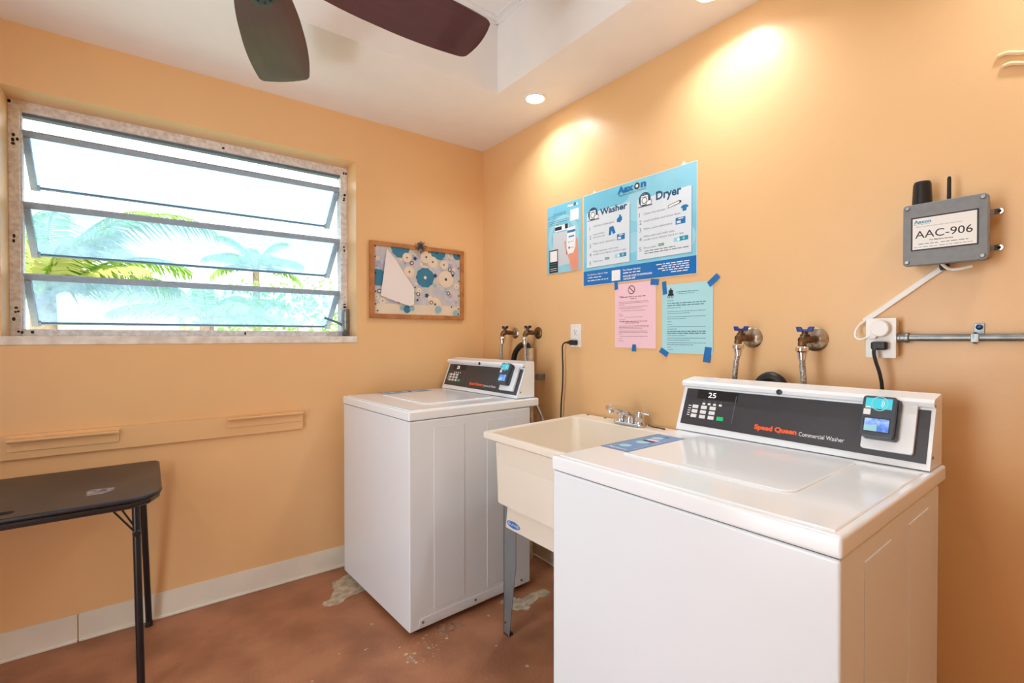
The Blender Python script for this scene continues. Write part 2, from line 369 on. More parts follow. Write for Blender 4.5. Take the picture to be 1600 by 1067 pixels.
# ceiling: soffit with a raised tray
TX0, TX1, TY0, TY1 = -2.45, -.355, -3.1, -.66
ce = MB()
ce.box((XW-.2, TY1, ZC), (.2, .2, ZC+.1)).box((XW-.2, YS-.2, ZC), (.2, TY0, ZC+.1)).box((TX1, TY0, ZC), (.2, TY1, ZC+.1)).box((XW-.2, TY0, ZC), (TX0, TY1, ZC+.1))
ce.box((TX0-.06, TY0-.06, ZC+.1), (TX0, TY1+.06, ZT)).box((TX1, TY0-.06, ZC+.1), (TX1+.06, TY1+.06, ZT)).box((TX0, TY0-.06, ZC+.1), (TX1, TY0, ZT)).box((TX0, TY1, ZC+.1), (TX1, TY1+.06, ZT))
ce.box((TX0-.1, TY0-.1, ZT), (TX1+.1, TY1+.1, ZT+.1))
struct(ce.build('ceiling', ceilp, smooth=0))
tr = MB()
for a, b in (((TX0, TY1-.012, ZT-.012), (TX1, TY1, ZT)), ((TX1-.012, TY0, ZT-.012), (TX1, TY1, ZT)), ((TX0, TY0, ZT-.012), (TX1, TY0+.012, ZT)), ((TX0, TY0, ZT-.012), (TX0+.012, TY1, ZT)),
             ((TX0+.03, TY1-.045, ZT-.006), (TX1-.03, TY1-.035, ZT)), ((TX1-.045, TY0, ZT-.006), (TX1-.035, TY1-.03, ZT))):
    tr.box(a, b, bev=.002)
struct(tr.build('trim_1', ceilp))
# vinyl base strips
bn = MB().box((XW, -.006, 0), (-1.9505, 0, .111), bev=.002).box((-1.9475, -.006, 0), (-.003, 0, .111), bev=.002)
bn.box((XW, -.014, 0), (-1.9505, -.004, .012), bev=.004).box((-1.9475, -.014, 0), (-.003, -.004, .012), bev=.004)
struct(bn.build('baseboard_north', basep))
be = MB().box((-.006, YS, 0), (0, -.006, .10), bev=.002).box((-.014, YS, 0), (-.004, -.015, .012), bev=.004)
struct(be.build('baseboard_east', basep))

# ------------------------------------------------------------------ window
win = root('window_1', (0, 0, 0), 0, None, None); struct(win)
FY = .14
wf = MB()
fx0, fx1, fz0, fz1 = WX0, WX1, 1.222, WZ1
ox0, ox1, oz0, oz1 = -2.122, -.856, 1.25, 2.118
def fbox(a, b, bev=.002): wf.box(a, b, bev=bev)
fbox((fx0, FY, fz0), (ox0, FY+.07, fz1)); fbox((ox1, FY, fz0), (fx1, FY+.07, fz1)); fbox((ox0, FY, oz1), (ox1, FY+.07, fz1)); fbox((ox0, FY, fz0), (ox1, FY+.07, oz0))
fbox((ox0+.000, FY+.01, oz0), (ox0+.006, FY+.05, oz1), .001)
wf.build('window_frame', frameal, win)
sl = MB().box((WX0-.004, -.006, WZ0-.002), (WX1+.004, FY+.09, fz0), bev=.003); sl.build('window_sill', sillm, win)
hs = MB().box((ox0, FY+.012, oz1-.012), (ox1, FY+.05, oz1+.004), bev=.002)
hs.build('head_seal', sealg, win, label='dark blue grey seal under the window head')
sp = MB()
rg = random.Random(11)
for (x, z) in ((-2.141, 2.0), (-2.139, 2.02), (-2.128, 2.005), (-2.14, 1.985), (-2.141, 1.60), (-2.14, 1.62), (-2.136, 1.335), (-2.13, 1.32), (-2.138, 1.318), (-2.143, 1.29), (-2.15, 2.15), (-.838, 1.99), (-.835, 2.01), (-.84, 1.98), (-.838, 1.70), (-.84, 1.72), (-.838, 1.40), (-.84, 1.385), (-.833, 1.385), (-.828, 2.13), (-.84, 2.13), (-1.42, 2.135), (-1.33, 1.236), (-2.12, 1.237), (-2.13, 1.24), (-2.09, 1.238)):
    sp.prism([(a, b) for a, b in ring(rg.uniform(.004, .007), 7, rg.uniform(0, 2), x, z, rg.uniform(.004, .009))], lambda u, v, n: (u, FY-n, v), .0012)
sp.build('rust_spots', rust, win)
VY = FY+.025
vtop = [2.045, 1.758, 1.468]; vbot = [(.355, 1.866), (.355, 1.576), (.352, 1.276)]
for zt, (yb, zb) in zip(vtop, vbot):
    H = Vector((0, VY, zt)); D = Vector((0, yb-VY, zb-zt)); L = D.length; D.normalize(); Nn = Vector((0, -D.z, D.y)); Nn = Nn if Nn.y < 0 else -Nn  # towards the room
    def vf(u, v, n, H=H, D=D, Nn=Nn): return (u, H.y+D.y*v+Nn.y*n, H.z+D.z*v+Nn.z*n)
    a, b = ox0+.003, ox1-.003
    fr = MB()
    fr.prism([(a, -.012), (b, -.012), (b, .016), (a, .016)], vf, .012, bev=.002)
    fr.prism([(a, .014), (a+.022, .014), (a+.022, L), (a, L)], lambda u, v, n: vf(u, v, n-.004), .024, bev=.001)
    fr.prism([(b-.022, .014), (b, .014), (b, L), (b-.022, L)], lambda u, v, n: vf(u, v, n-.004), .024, bev=.001)
    fr.prism([(a+.026, L-.008), (b-.026, L-.008), (b-.026, L), (a+.026, L)], vf, .008, bev=.001)
    fr.prism([(a+.004, L-.02), (a+.03, L-.02), (a+.03, L+.004), (a+.004, L+.004)], vf, .014, bev=.001)
    fr.prism([(b-.03, L-.02), (b-.004, L-.02), (b-.004, L+.004), (b-.03, L+.004)], vf, .014, bev=.001)
    v = fr.build('vane', vaneal, win)
    g = MB().prism([(a+.022, .012), (b-.022, .012), (b-.022, L-.003), (a+.022, L-.003)], lambda u, v_, n: vf(u, v_, n-.001), .004)
    g.build('glass_pane', glassm, v, smooth=0)
    ws = MB().prism([(a+.026, L-.011), (b-.026, L-.011), (b-.026, L-.008), (a+.026, L-.008)], vf, .010); ws.build('weather_strip', sealg, v)
    for x in (a-.001, b+.001):
        pv = MB().tube([(x, VY+.03, zt-.03), (x, yb-.06, zb+.06)], .003, 6); pv.build('pivot_arm', vaneal, v)
op = MB().lathe([(.001, 0), (.02, .002), (.023, .02), (.023, .10), (.018, .115), (.001, .118)], (-.832, FY-.012, 1.255), (0, 0, 1), 20)
op.box((-.855, FY-.03, 1.226), (-.815, FY, 1.262), bev=.004)
oo = op.build('crank_operator', galv, win, label='grey metal crank housing at the lower right corner')
ar = MB().tube([(-.84, FY-.02, 1.275), (-.875, FY+.02, 1.30), (-.915, FY+.1, 1.325)], [.008, .006, .007], 8).box((-.86, FY-.042, 1.228), (-.838, FY-.02, 1.25), bev=.003)
ar.build('crank_arm', sealg, oo)

# ------------------------------------------------------------------ outside
struct(MB().box((-30, .45, -.5), (30, 60, -.4)).build('ground', grassm, smooth=0))
def frond(mb, base, az, el, L, droop, leaf, nl=40, mi=0, roll=0.0, seed=0, w=.022):
    rg = random.Random(seed); P = []; p = Vector(base); e = el; n = 16
    d0 = Vector((cos(az), sin(az), 0)); side = Vector((-sin(az), cos(az), 0))
    for i in range(n+1):
        P.append(p.copy()); d = d0*cos(e)+Vector((0, 0, 1))*sin(e); p = p+d*L/n; e -= droop/n*(0.4+1.4*i/n)
    mb.tube(P, [.012*(1-.8*i/n)+.002 for i in range(n+1)], 5, mi)
    for k in range(nl):
        t = .14+.85*k/nl; f = t*n; i = min(int(f), n-1); q = P[i].lerp(P[i+1], f-i); td = (P[i+1]-P[i]).normalized(); up = side.cross(td).normalized()
        ll = leaf*(sin(pi*min(1, t*.85+.12))**.6)
        for s in (-1, 1):
            dr = (side*s*cos(roll)+up*(.35+rg.uniform(-.15, .15))+td*(.55+.3*t)).normalized()
            a = q; m_ = q+dr*ll*.5; b = q+dr*ll+Vector((0, 0, -1))*ll*rg.uniform(.18, .4); ww_ = td.cross(dr).normalized().cross(dr)*w*.5
            mb.add([a-ww_*.5, a+ww_*.5, m_+ww_, m_-ww_, b], [(0, 1, 2, 3), (3, 2, 4)], mi)
def palm(loc, h, fr, label, leafm, r=.09, grp='palm trees outside the window'):
    t = root('palm_tree', loc, 0, label, 'palm tree', grp)
    tk = MB(); tk.tube([(0, 0, 0), (.02, 0, h*.5), (0, 0, h)], [r*1.2, r*.95, r*.8], 12); tk.build('trunk', trunkm, t)
    for i, (az, el, L, dp, leaf, sd) in enumerate(fr):
        m = MB(); frond(m, (0, 0, h-.03), az, el, L, dp, leaf, seed=sd); m.build('frond', leafm[i % len(leafm)], t, smooth=0, recalc=False)
    return t
palm((-2.33, 2.35, -.4), 1.93, [(R(-3), R(70), 1.5, R(112), .36, 1), (R(160), R(80), 1.35, R(60), .34, 35), (R(40), R(70), 1.3, R(70), .30, 2), (R(110), R(66), 1.2, R(60), .32, 3), (R(170), R(55), 1.2, R(80), .30, 4), (R(20), R(34), 1.0, R(70), .30, 5), (R(75), R(40), .9, R(75), .30, 6), (R(-20), R(42), .75, R(60), .26, 16), (R(140), R(30), 1.0, R(70), .30, 7), (R(-40), R(64), .8, R(60), .26, 8), (R(60), R(58), 1.25, R(90), .34, 31), (R(10), R(48), 1.1, R(85), .3, 32), (R(90), R(75), 1.2, R(80), .3, 33), (R(-70), R(60), .7, R(70), .24, 34)],
     'near palm with green and yellow arching fronds close behind the left half of the window', [leaf_g, leaf_y, leaf_g])
palm((-1.15, 4.2, -.4), 1.85, [(R(180), R(40), 1.1, R(70), .3, 21), (R(0), R(38), 1.0, R(70), .3, 22), (R(200), R(25), 1.0, R(60), .3, 23), (R(20), R(22), .95, R(60), .28, 24), (R(90), R(55), .9, R(60), .3, 25), (R(-60), R(35), .8, R(70), .3, 26), (R(140), R(52), .9, R(70), .3, 27), (R(45), R(50), .8, R(70), .28, 28)],
     'yellow green palm with low spreading fronds in the middle of the window view', [leaf_y, leaf_g, leaf_y])
palm((.03, 8.2, -.4), 3.0, [(R(a), R(e), 1.0, R(75), .34, 40+i) for i, (a, e) in enumerate(((0, 35), (45, 45), (90, 60), (135, 45), (180, 35), (225, 30), (315, 30), (20, 70), (160, 70), (200, 10), (-20, 8)))],
     'distant palm with a small round crown seen through the middle right glass', [leaf_g], .08)
def shrub(loc, r, label, n=260, sd=5, leaf=.06, m=leaf_b, sq=.8):
    rg = random.Random(sd); t = root('shrub', loc, 0, label, 'shrub', 'shrubs outside the window'); mb = MB()
    for k in range(n):
        v = Vector((rg.gauss(0, 1), rg.gauss(0, 1), rg.gauss(0, 1))); v.normalize(); v *= r*rg.uniform(.55, 1.0); v.z = v.z*sq+r*sq
        d = Vector((rg.gauss(0, 1), rg.gauss(0, 1), rg.gauss(0, 1))).normalized(); e = d.orthogonal().normalized()
        mb.add([v, v+d*leaf*.5+e*leaf*.28, v+d*leaf, v+d*leaf*.5-e*leaf*.28], [(0, 1, 2, 3)])
    mb.build('foliage', m, t, smooth=0, recalc=False)
    st = MB()
    for k in range(5): st.tube([(0, 0, 0), (rg.uniform(-.4, .4)*r, rg.uniform(-.4, .4)*r, r*.9)], [.02, .008], 6)
    st.build('stem', trunkm, t)
shrub((.17, 6.2, -.4), 1.5, 'round green tree crown outside right of the middle palm', 1700, 5, .11, leaf_b, .9)
shrub((.10, 3.1, -.4), .95, 'bright green bush outside the lower right corner of the window', 1300, 6, .09)
shrub((-1.75, 3.3, -.4), .80, 'low dark green bush outside below the middle of the window', 700, 8, .09, leaf_g)
shrub((2.9, 6.9, -.4), 1.15, 'far right green hedge bush against the cream garden wall', 700, 9, .12, leaf_g)
h = root('neighbour_house', (-4.6, 7.2, -.4), 0, 'beige stucco house with a pale flat roof edge beyond the near palm', 'house')
MB().box((-3.2, 0, 0), (3.05, 3, 2.5)).build('wall', stucco, h, smooth=0); MB().box((-3.4, -.2, 2.5), (3.25, 3.2, 2.62), bev=.02).build('roof', roofm, h)
g = root('garden_wall', (0, 9.0, -.4), 0, 'low cream garden wall with square posts behind the shrubs', 'wall')
MB().box((-1.2, 0, 0), (9, .15, 2.02)).build('panel', gwall, g, smooth=0)
for x in (-1.1, .5, 2.1, 3.7, 5.3): MB().box((x, -.04, 0), (x+.2, .19, 2.12), bev=.01).build('post', gwall, g)
pl = MB().tube([(-4.05, 12, -.4), (-4.05, 12, 5.2)], .016, 8).build('pole', galv); tag(pl, 'thin grey pole far outside behind the near palm', 'pole')

# ------------------------------------------------------------------ washers
def washer(loc, rz, Wd, lift, label, cy0, cy1, digits, grp='top loading washers', skew=0.0):
    t = root('washing_machine', loc, rz, label, 'washing machine', grp)
    zl, zt = lift+.852, lift+.894
    b = MB().box((.003, .003, lift), (.655, Wd-.003, zl-.001), bev=.006, seg=3)
    b.build('cabinet', whitem, t)
    for y, s in ((.0035, -1), (Wd-.0035, 1)):
        for x0, x1 in ((.116, .270), (.392, .551)):
            MB().prism([(x0, lift+.062), (x1, lift+.062), (x1, lift+.818), (x0, lift+.818)], lambda u, v, n, y=y, s=s: (u, y+s*n, v), .0020, bev=.0015, seg=2).build('side_panel', whitem, t, smooth=18)
        ks = MB().prism([(.047, lift+.012), (.612, lift+.012), (.612, lift+.04), (.60, lift+.043), (.06, lift+.043), (.047, lift+.036)], lambda u, v, n, y=y, s=s: (u, y+s*n, v), .0022, bev=.001)
        k = ks.build('kick_strip', whitem, t)
        for x in (.062, .326, .596): MB().lathe([(.0055, 0), (.0055, .0025), (.003, .0035)], (x, y+s*.002, lift+.026), (0, s, 0), 10).build('screw', galv, k)
    MB().box((.008, .008, zl-.006), (.65, Wd-.008, zl+.004)).build('seam', dkgap, t)
    MB().box((0, 0, zl+.001), (.71, Wd, zt-.003), bev=.0065, seg=4).box((.014, .014, zt-.012), (.57, Wd-.014, zt), bev=.005, seg=3).build('top_deck', white, t)
    for x, y in ((.06, .06), (.06, Wd-.06), (.60, .06), (.60, Wd-.06)): MB().lathe([(.022, 0), (.022, .006), (.012, .01), (.012, max(.011, lift+.002))], (x, y, 0), (0, 0, 1), 12).build('foot', rubber, t)
    # lid
    ld = MB().prism(rrect(.152, .137, .548, .563, .03, 6, (0, 0, 1, 1)), lambda u, v, n: (u, v, zt-.002+n), .0065, bev=.0045, seg=3)
    lid = ld.build('lid', white, t)
    MB().prism([(.18, .30), (.188, .30), (.188, .40), (.18, .40)], lambda u, v, n: (u, v, zt+.004+n), .0012).build('lid_lip', white, lid)
    # instruction label on the deck
    sy = Wd-.114
    fr = lambda u, v, n: (u, v, zt+n)
    p = Print(fr); y0, y1 = sy, Wd-.014
    p.rect(.18, y0, .462, y1, inkk, 0).rect(.183, y0+.003, .459, y1-.003, stick, 1)
    for (x, y, r) in ((.245, .6, .018), (.32, .55, .02), (.40, .6, .018)): p.disc(x, y0+(y1-y0)*y, r, scr_t if False else poster2, 2)
    p.rect(.335, y0+.03, .352, y1-.03, inkk, 3); p.rect(.355, y0+.03, .375, y0+.07, pinkp, 3); p.disc(.43, y0+.045, .008, inkd, 3)
    fw = lambda u, v, n: (.196+v, y1-.012-u, zt+n)
    q = Print(fw, base=.0008); q.text('Aaxon', 0, 0, .013, inkw, 2, w=.066, bold=.02)
    for k in range(6): p.words(.22+.03*k, .22+.03*k+.02, y0+.012+.004*(k % 3), .003, inkw, 3)
    ii = p.build('instruction_label', t); ii['label'] = 'blue instruction label with white lettering'
    q.build('lettering', ii)
    # console
    cx, ch = .59, .140
    prof = [(cx, 0), (cx+.0555, ch+.002), (cx+.040, ch+.008), (cx+.037, ch+.018), (cx+.044, ch+.026), (cx+.058, ch+.028), (.700, ch+.036), (.706, ch+.032), (.706, 0)]
    cn = MB(); N = len(prof); va = [(x, cy0, zt+z) for x, z in prof]; vb = [(x, cy1, zt+z) for x, z in prof]
    cn.add(va+vb, [tuple(range(N)), tuple(range(N, 2*N))[::-1]]+[(i, (i+1) % N, N+(i+1) % N, N+i) for i in range(N)])
    con = cn.build('console', white, t, smooth=25)
    cw = cy1-cy0
    # frame on the sloping face: u from the far end to the near end, v up the slope
    sl_ = Vector((.0555, 0, ch)).normalized(); nn = Vector((-sl_.z, 0, sl_.x)); sc = cw/.68
    def ff(u, v, n): 
        s = v/sl_.z
        return (cx+sl_.x*s+nn.x*n, cy1-u*sc, zt+sl_.z*s+nn.z*n)
    for u, v in ((.682, .158), (.682, .03)):
        MB().lathe([(.004, 0), (.004, .002), (.002, .003)], (cx+.02+.16*(v), cy0, zt+v*.95), (0, -1, 0), 8).build('screw', galv, con)
    kh = MB().lathe([(.0085, 0), (.0085, .003), (.006, .004)], (cx+.0385, cy1-.325*sc, zt+ch+.013), (-1, 0, .1), 14); kh.build('key_lock', blackp, con)
    pn = MB().prism([(.012, .021), (.672, .014), (.672, .138), (.012, .138)], ff, .0015, bev=.0006); pan = pn.build('control_panel', panelb, t)
    P = Print(ff, base=.0018)
    P.rect(.055, .107, .195, .137, blackp, 0)
    P.text(digits, .094, .113, .017, led, 2, w=.027)
    for k, u in enumerate((.079, .098, .117, .137)):
        P.rect(u, .089, u+.010, .095, inkw, 1); P.rect(u+.002, .098, u+.008, .101, inkg, 1)
    for j, v in enumerate((.080, .072, .0645, .057, .050)): P.rect(.030, v, .0405, v+.0025, inkw, 1)
    P.line((.1895, .040), (.1895, .126), .0018, inkg, 1)
    P.build('display_and_legends', pan)
    P = Print(ff, base=.0018); P.text('Speed Queen', .262, .037, .0135, inko, 1, w=.120, bold=.05); P.build('maker_lettering', pan)
    P = Print(ff, base=.0018); P.text('Commercial Washer', .388, .035, .0115, inkw, 1, w=.112); P.build('model_lettering', pan)
    for j, v in enumerate((.080, .065, .050)):
        for i, u in enumerate((.056, .087, .118)):
            kb = MB().prism(rrect(u-.0105, v-.0055, u+.0105, v+.0055, .001, 2), lambda a, b_, n: ff(a, b_, n+.001), .0016, bev=.0004)
            kb.build('button', keyw, pan)
    MB().prism(rrect(.1385, .0445, .1605, .0565, .001, 2), lambda a, b_, n: ff(a, b_, n+.001), .002, bev=.0004).build('start_button', keyg, pan, label='green start button')
    # card reader on its cover plate
    bp = MB().prism(rrect(.540, .028, .648, .146, .006, 4), lambda a, b_, n: ff(a, b_, n+.0015), .012, bev=.002)
    plate = bp.build('reader_plate', white, t)
    rd = MB().prism(rrect(.545, .050, .618, .150, .008, 5), lambda a, b_, n: ff(a, b_, n+.013), .016, bev=.003).prism(rrect(.541, .052, .613, .152, .008, 5), lambda a, b_, n: ff(a, b_, n+.029), .012, bev=.003)
    reader = rd.build('card_reader', readerp, t)
    Q = Print(lambda a, b_, n: ff(a, b_, n+.0405), base=.0006)
    Q.rect(.548, .120, .604, .146, scr_t, 0); Q.band(.578, .133, .005, .0065, inkw, 2, -1, 1, 8).band(.578, .133, .009, .0105, inkw, 2, -1, 1, 8).band(.578, .133, .016, .018, poster2, 1)
    Q.rect(.550, .122, .560, .125, inkw, 1)
    Q.rect(.5455, .1045, .5605, .1185, plw, 0)
    Q.rect(.548, .063, .6045, .0985, blackp, 0).rect(.5505, .0655, .602, .096, scr_b, 1); Q.poly([(.5505, .0655), (.578, .0655), (.577, .083), (.565, .080), (.5505, .078)], poster2, 2)
    Q.build('screen', reader)
    return t
washer((-.8921, -.8049, 0), R(2.93), .70, .027, 'white top-loading washer in the corner below the pinned board', .03, .705, '25')
washer((-.8376, -2.2909, 0), R(1.007), .684, .007, 'large white top-loading washer in the right foreground, below the boxed outlet', .008, .688, '25')

# ------------------------------------------------------------------ laundry sink
sk = root('laundry_sink', (0, 0, 0), 0, 'cream plastic laundry tub on grey steel legs between the two washers', 'sink')
XF, YL, YR, ZR = -.656, -.978, -1.545, .842
def skm(x, y, z):
    t_ = (y-YR)/(YL-YR); return (x, y+t_*.115*(x-XF), z)
def loft(mb, rings, mi=0, close_last=True):
    n = len(rings[0]); vs = [p for r in rings for p in r]; fs = []
    for i in range(len(rings)-1):
        for k in range(n): fs.append((i*n+k, i*n+(k+1) % n, (i+1)*n+(k+1) % n, (i+1)*n+k))
    if close_last: fs.append(tuple((len(rings)-1)*n+k for k in range(n)))
    mb.add(vs, fs, mi)
def rr(x0, x1, y0, y1, r, z): return [skm(a, b, z) for a, b in rrect(x0, y0, x1, y1, r, 4)]
XB = -.012
tub = MB()
loft(tub, [rr(XF+.045, -.06, YR+.03, YL-.022, .04, .56), rr(XF+.040, -.055, YR+.03, YL-.02, .03, .80), rr(XF+.006, XB, YR+.004, YL-.004, .012, .815), rr(XF, XB, YR, YL, .012, .819), rr(XF, XB, YR, YL, .012, .837), rr(XF+.003, XB-.002, YR+.003, YL-.003, .011, .842),
           rr(XF+.022, -.105, YR+.022, YL-.022, .03, .841), rr(XF+.027, -.110, YR+.027, YL-.027, .03, .834), rr(XF+.06, -.14, YR+.06, YL-.06, .05, .58), rr(XF+.10, -.18, YR+.10, YL-.10, .05, .56)])
loft(tub, [rr(XF+.040, -.055, YR+.03, YL-.02, .03, .80), rr(XF+.055, -.065, YR+.045, YL-.028, .04, .60), rr(XF+.059, -.07, YR+.05, YL-.031, .035, .578), rr(XF+.068, -.07, YR+.05, YL-.036, .035, .560), rr(XF+.090, -.08, YR+.055, YL-.044, .02, .540), rr(XF+.094, -.08, YR+.055, YL-.044, .012, .532), rr(XF+.092, -.08, YR+.052, YL-.036, .010, .447), rr(XF+.10, -.09, YR+.07, YL-.045, .01, .447), rr(XF+.10, -.09, YR+.07, YL-.045, .01, .54)])
tub.build('basin', cream, sk)
for yy in (-.94, -1.05): MB().lathe([(.006, 0), (.006, .003), (.003, .004)], (-.03, yy-.012, .842), (0, 0, 1), 10).build('hole_plug', galv, sk)
# badge
bd = Print(lambda u, v, n: (XF+.0915-n, YL-.036-u, v), base=.0006)
bd.disc(.048, .470, .047, inkw, 0, .017, 28).disc(.048, .470, .044, bandb, 1, .0145, 28).band(.048, .470, .036, .038, inkw, 2, 0, 2*pi, 24, .3)
bd.text('MUSTEE', .016, .4655, .009, inkw, 3, w=.064, bold=.01)
bo = bd.build('badge', sk); bo['label'] = 'blue oval maker badge'
def sleg(x, y, sx, sy):
    m = MB(); h_ = .56
    for (ax, w0, w1) in (('y', .078, .034), ('x', .05, .03)):
        for k in range(2):
            pass
    # face towards the room (normal x) and return flange (normal y)
    t_ = .003
    def P3(w, z, o): return (x+sx*o, y+sy*w, z)
    m.add([(x, y, 0), (x, y+sy*.036, 0), (x, y+sy*.080, .30), (x, y+sy*.080, h_), (x, y, h_), (x, y, .2),
           (x-sx*t_, y, 0), (x-sx*t_, y+sy*.036, 0), (x-sx*t_, y+sy*.080, .30), (x-sx*t_, y+sy*.080, h_), (x-sx*t_, y, h_), (x-sx*t_, y, .2)],
          [(0, 1, 2, 3, 4, 5), (11, 10, 9, 8, 7, 6), (0, 1, 7, 6), (1, 2, 8, 7), (2, 3, 9, 8), (3, 4, 10, 9), (4, 5, 11, 10), (5, 0, 6, 11)])
    for yy in (0.0, ):
        m.add([(x, y, 0), (x-sx*.03, y, 0), (x-sx*.06, y, .3), (x-sx*.06, y, h_), (x, y, h_), (x, y+sy*t_, 0), (x-sx*.03, y+sy*t_, 0), (x-sx*.06, y+sy*t_, .3), (x-sx*.06, y+sy*t_, h_), (x, y+sy*t_, h_)],
              [(0, 1, 2, 3, 4), (9, 8, 7, 6, 5), (0, 1, 6, 5), (1, 2, 7, 6), (2, 3, 8, 7), (3, 4, 9, 8), (4, 0, 5, 9)])
    L = m.build('leg', legst, sk, smooth=0)
    MB().lathe([(.004, 0), (.004, .002)], (x+sx*.0, y+sy*.012, .05), (sx, 0, 0), 8).build('bolt', rust, L)
    MB().box((x-sx*.026, y-.001, 0), (x+sx*.001, y+sy*.030, .006)).build('foot', rubber, L)
sleg(XF+.098, -.988, -1, -1); sleg(XF+.094, YR+.07, -1, 1); sleg(-.095, -.955, 1, -1); sleg(-.095, YR+.07, 1, 1)
# faucet
FX, FYc, FZ = -.068, -1.237, .842
fc = MB().prism(rrect(-.028, -.078, .028, .078, .02, 5), lambda u, v, n: (FX+u, FYc+v, FZ+n), .012, bev=.004)
fc.lathe([(.024, .008), (.022, .03), (.018, .045)], (FX, FYc, FZ), (0, 0, 1), 16)
fau = fc.build('faucet', chrome, sk)
MB().tube(bez([(FX+.006, FYc, FZ+.012), (FX-.01, FYc, FZ+.045), (FX-.06, FYc-.002, FZ+.068), (FX-.125, FYc-.004, FZ+.084)], 6), [.020]*6+[.018]*6+[.015]*7, 14).lathe([(.013, 0), (.014, .008), (.011, .022)], (FX-.120, FYc-.004, FZ+.080), (-.5, 0, -.85), 14).tube([(FX-.122, FYc-.004, FZ+.083), (FX-.15, FYc-.004, FZ+.086)], [.012, .010], 10).build('spout', chrome, fau)
for s in (1, -1):
    y = FYc+s*.051
    MB().lathe([(.021, .008), (.020, .02), (.017, .022), (.018, .05), (.014, .062), (.004, .064)], (FX, y, FZ), (0, 0, 1), 18).tube([(FX, y, FZ+.052), (FX-.004, y+s*.03, FZ+.056), (FX-.008, y+s*.056, FZ+.055)], [.007, .0055, .0045], 10).build('handle', chrome, fau)
cb = MB().tube(bez([(-.045, -1.315, .848), (-.05, -1.34, .846), (-.046, -1.37, .8455), (-.05, -1.40, .845)], 6), .003, 6)
tag(cb.build('bead_chain', brass), 'small tarnished stopper chain lying on the sink ledge beside the faucet', 'chain')

# ------------------------------------------------------------------ valves and hoses
def valve(y, z, label, hm, em, body=.10, er=.036):
    t = root('hose_valve', (0, y, z), 0, label, 'valve', 'hose valves on the right wall')
    MB().lathe([(er, 0), (er, .003), (er*.8, .009), (er*.4, .012), (.015, .02)], (0, 0, 0), (-1, 0, 0), 28).build('escutcheon', em, t)
    xb = -body
    MB().tube(bez([(-.008, 0, 0), (-.04, 0, .001), (xb+.022, 0, .002), (xb+.003, 0, -.006), (xb, 0, -.02)], 6), [.011]*6+[.013]*6+[.015]*6+[.012]*7, 12).lathe([(.014, 0), (.014, .012), (.009, .016), (.009, .024)], (xb+.02, 0, .002), (0, 0, 1), 12).build('valve_body', brass, t)
    MB().prism([(-.022, .0), (.022, 0), (.026, .016), (.012, .016), (.008, .008), (-.008, .008), (-.012, .016), (-.026, .016)], lambda u, v, n: (xb+.02-.006+n, u, .024+v), .012, bev=.0025).build('handle', hm, t)
def hose(y, z, pts, label, body=.10, m=None):
    t = root('supply_hose', (0, 0, 0), 0, label, 'hose', 'braided water supply hoses')
    x = -body
    MB().lathe([(.016, 0), (.019, .004), (.019, .014), (.014, .018), (.011, .04)], (x, y, z-.018), (0, 0, -1), 14).build('coupling', chrome if m is None else m, t)
    P = bez([(x, y, z-.05)]+pts, 10); MB().tube(P, .0085, 12).build('hose_body', hosem, t)
hosem = mat('braided_steel', (196, 192, 186), 0.35, .5, col2=(120, 112, 106), vscale=170)
valve(-1.728, 1.216, 'brass hose valve with blue handle, left of the pair above the right foreground washer', blueh, escm)
valve(-1.932, 1.211, 'brass hose valve with blue handle nearest the double outlet, right of the pair', blueh, escm, er=.038)
valve(-.340, 1.241, 'small brass valve with dark handle closest to the room corner', navyh, escm, .095, .032)
valve(-.547, 1.240, 'brown tarnished valve with dark handle above the white standpipe', navyh, brass, .095, .033)
hose(-1.728, 1.212, [(-.103, -1.722, 1.12), (-.09, -1.71, 1.04), (-.06, -1.69, .88), (-.05, -1.70, .6)], 'braided hose hanging from the left valve behind the foreground washer')
hose(-1.932, 1.207, [(-.10, -1.934, 1.12), (-.09, -1.938, 1.03), (-.06, -1.94, .88), (-.05, -1.93, .6)], 'braided hose hanging from the valve nearest the double outlet')
hose(-.340, 1.237, [(-.097, -.332, 1.16), (-.095, -.334, 1.05), (-.09, -.33, .85), (-.09, -.33, .5)], 'braided hose hanging from the valve nearest the room corner', .095)
hose(-.547, 1.236, [(-.096, -.552, 1.15), (-.092, -.560, 1.05), (-.07, -.60, .88), (-.06, -.665, .75), (-.05, -.69, .45)], 'braided hose in front of the white standpipe, passing below the corner washer', .095)
dh = MB(); P = bez([(-.07, -.40, .5), (-.065, -.395, .95), (-.06, -.405, 1.10), (-.058, -.44, 1.155), (-.056, -.485, 1.176), (-.054, -.515, 1.172), (-.053, -.527, 1.150), (-.053, -.528, 1.135)], 8); dh.tube(P, .016, 12)
tag(dh.build('drain_hose', rubber), 'black curved drain hose hooked into the standpipe behind the corner washer', 'hose', 'black drain hoses')
dh = MB(); P = bez([(-.06, -1.875, .6), (-.06, -1.87, .98), (-.06, -1.855, 1.06), (-.06, -1.82, 1.084), (-.06, -1.785, 1.06), (-.06, -1.77, .98), (-.06, -1.77, .6)], 8); dh.tube(P, .019, 12)
tag(dh.build('drain_hose', rubber), 'black drain hose bend peeking above the console of the foreground washer', 'hose', 'black drain hoses')
st = MB().lathe([(.026, 0), (.026, 1.157), (.021, 1.157), (.021, 1.06)], (-.053, -.528, 0), (0, 0, 1), 20)
tag(st.build('standpipe', mat('painted_standpipe', (222, 208, 186), .5, col2=(196, 178, 152), vscale=30)), 'upright cream drain standpipe behind the corner washer', 'pipe')
br = MB().box((-.05, -.605, .985), (0, -.585, 1.02), bev=.002).box((-.052, -.61, .99), (-.048, -.58, 1.016), bev=.001)
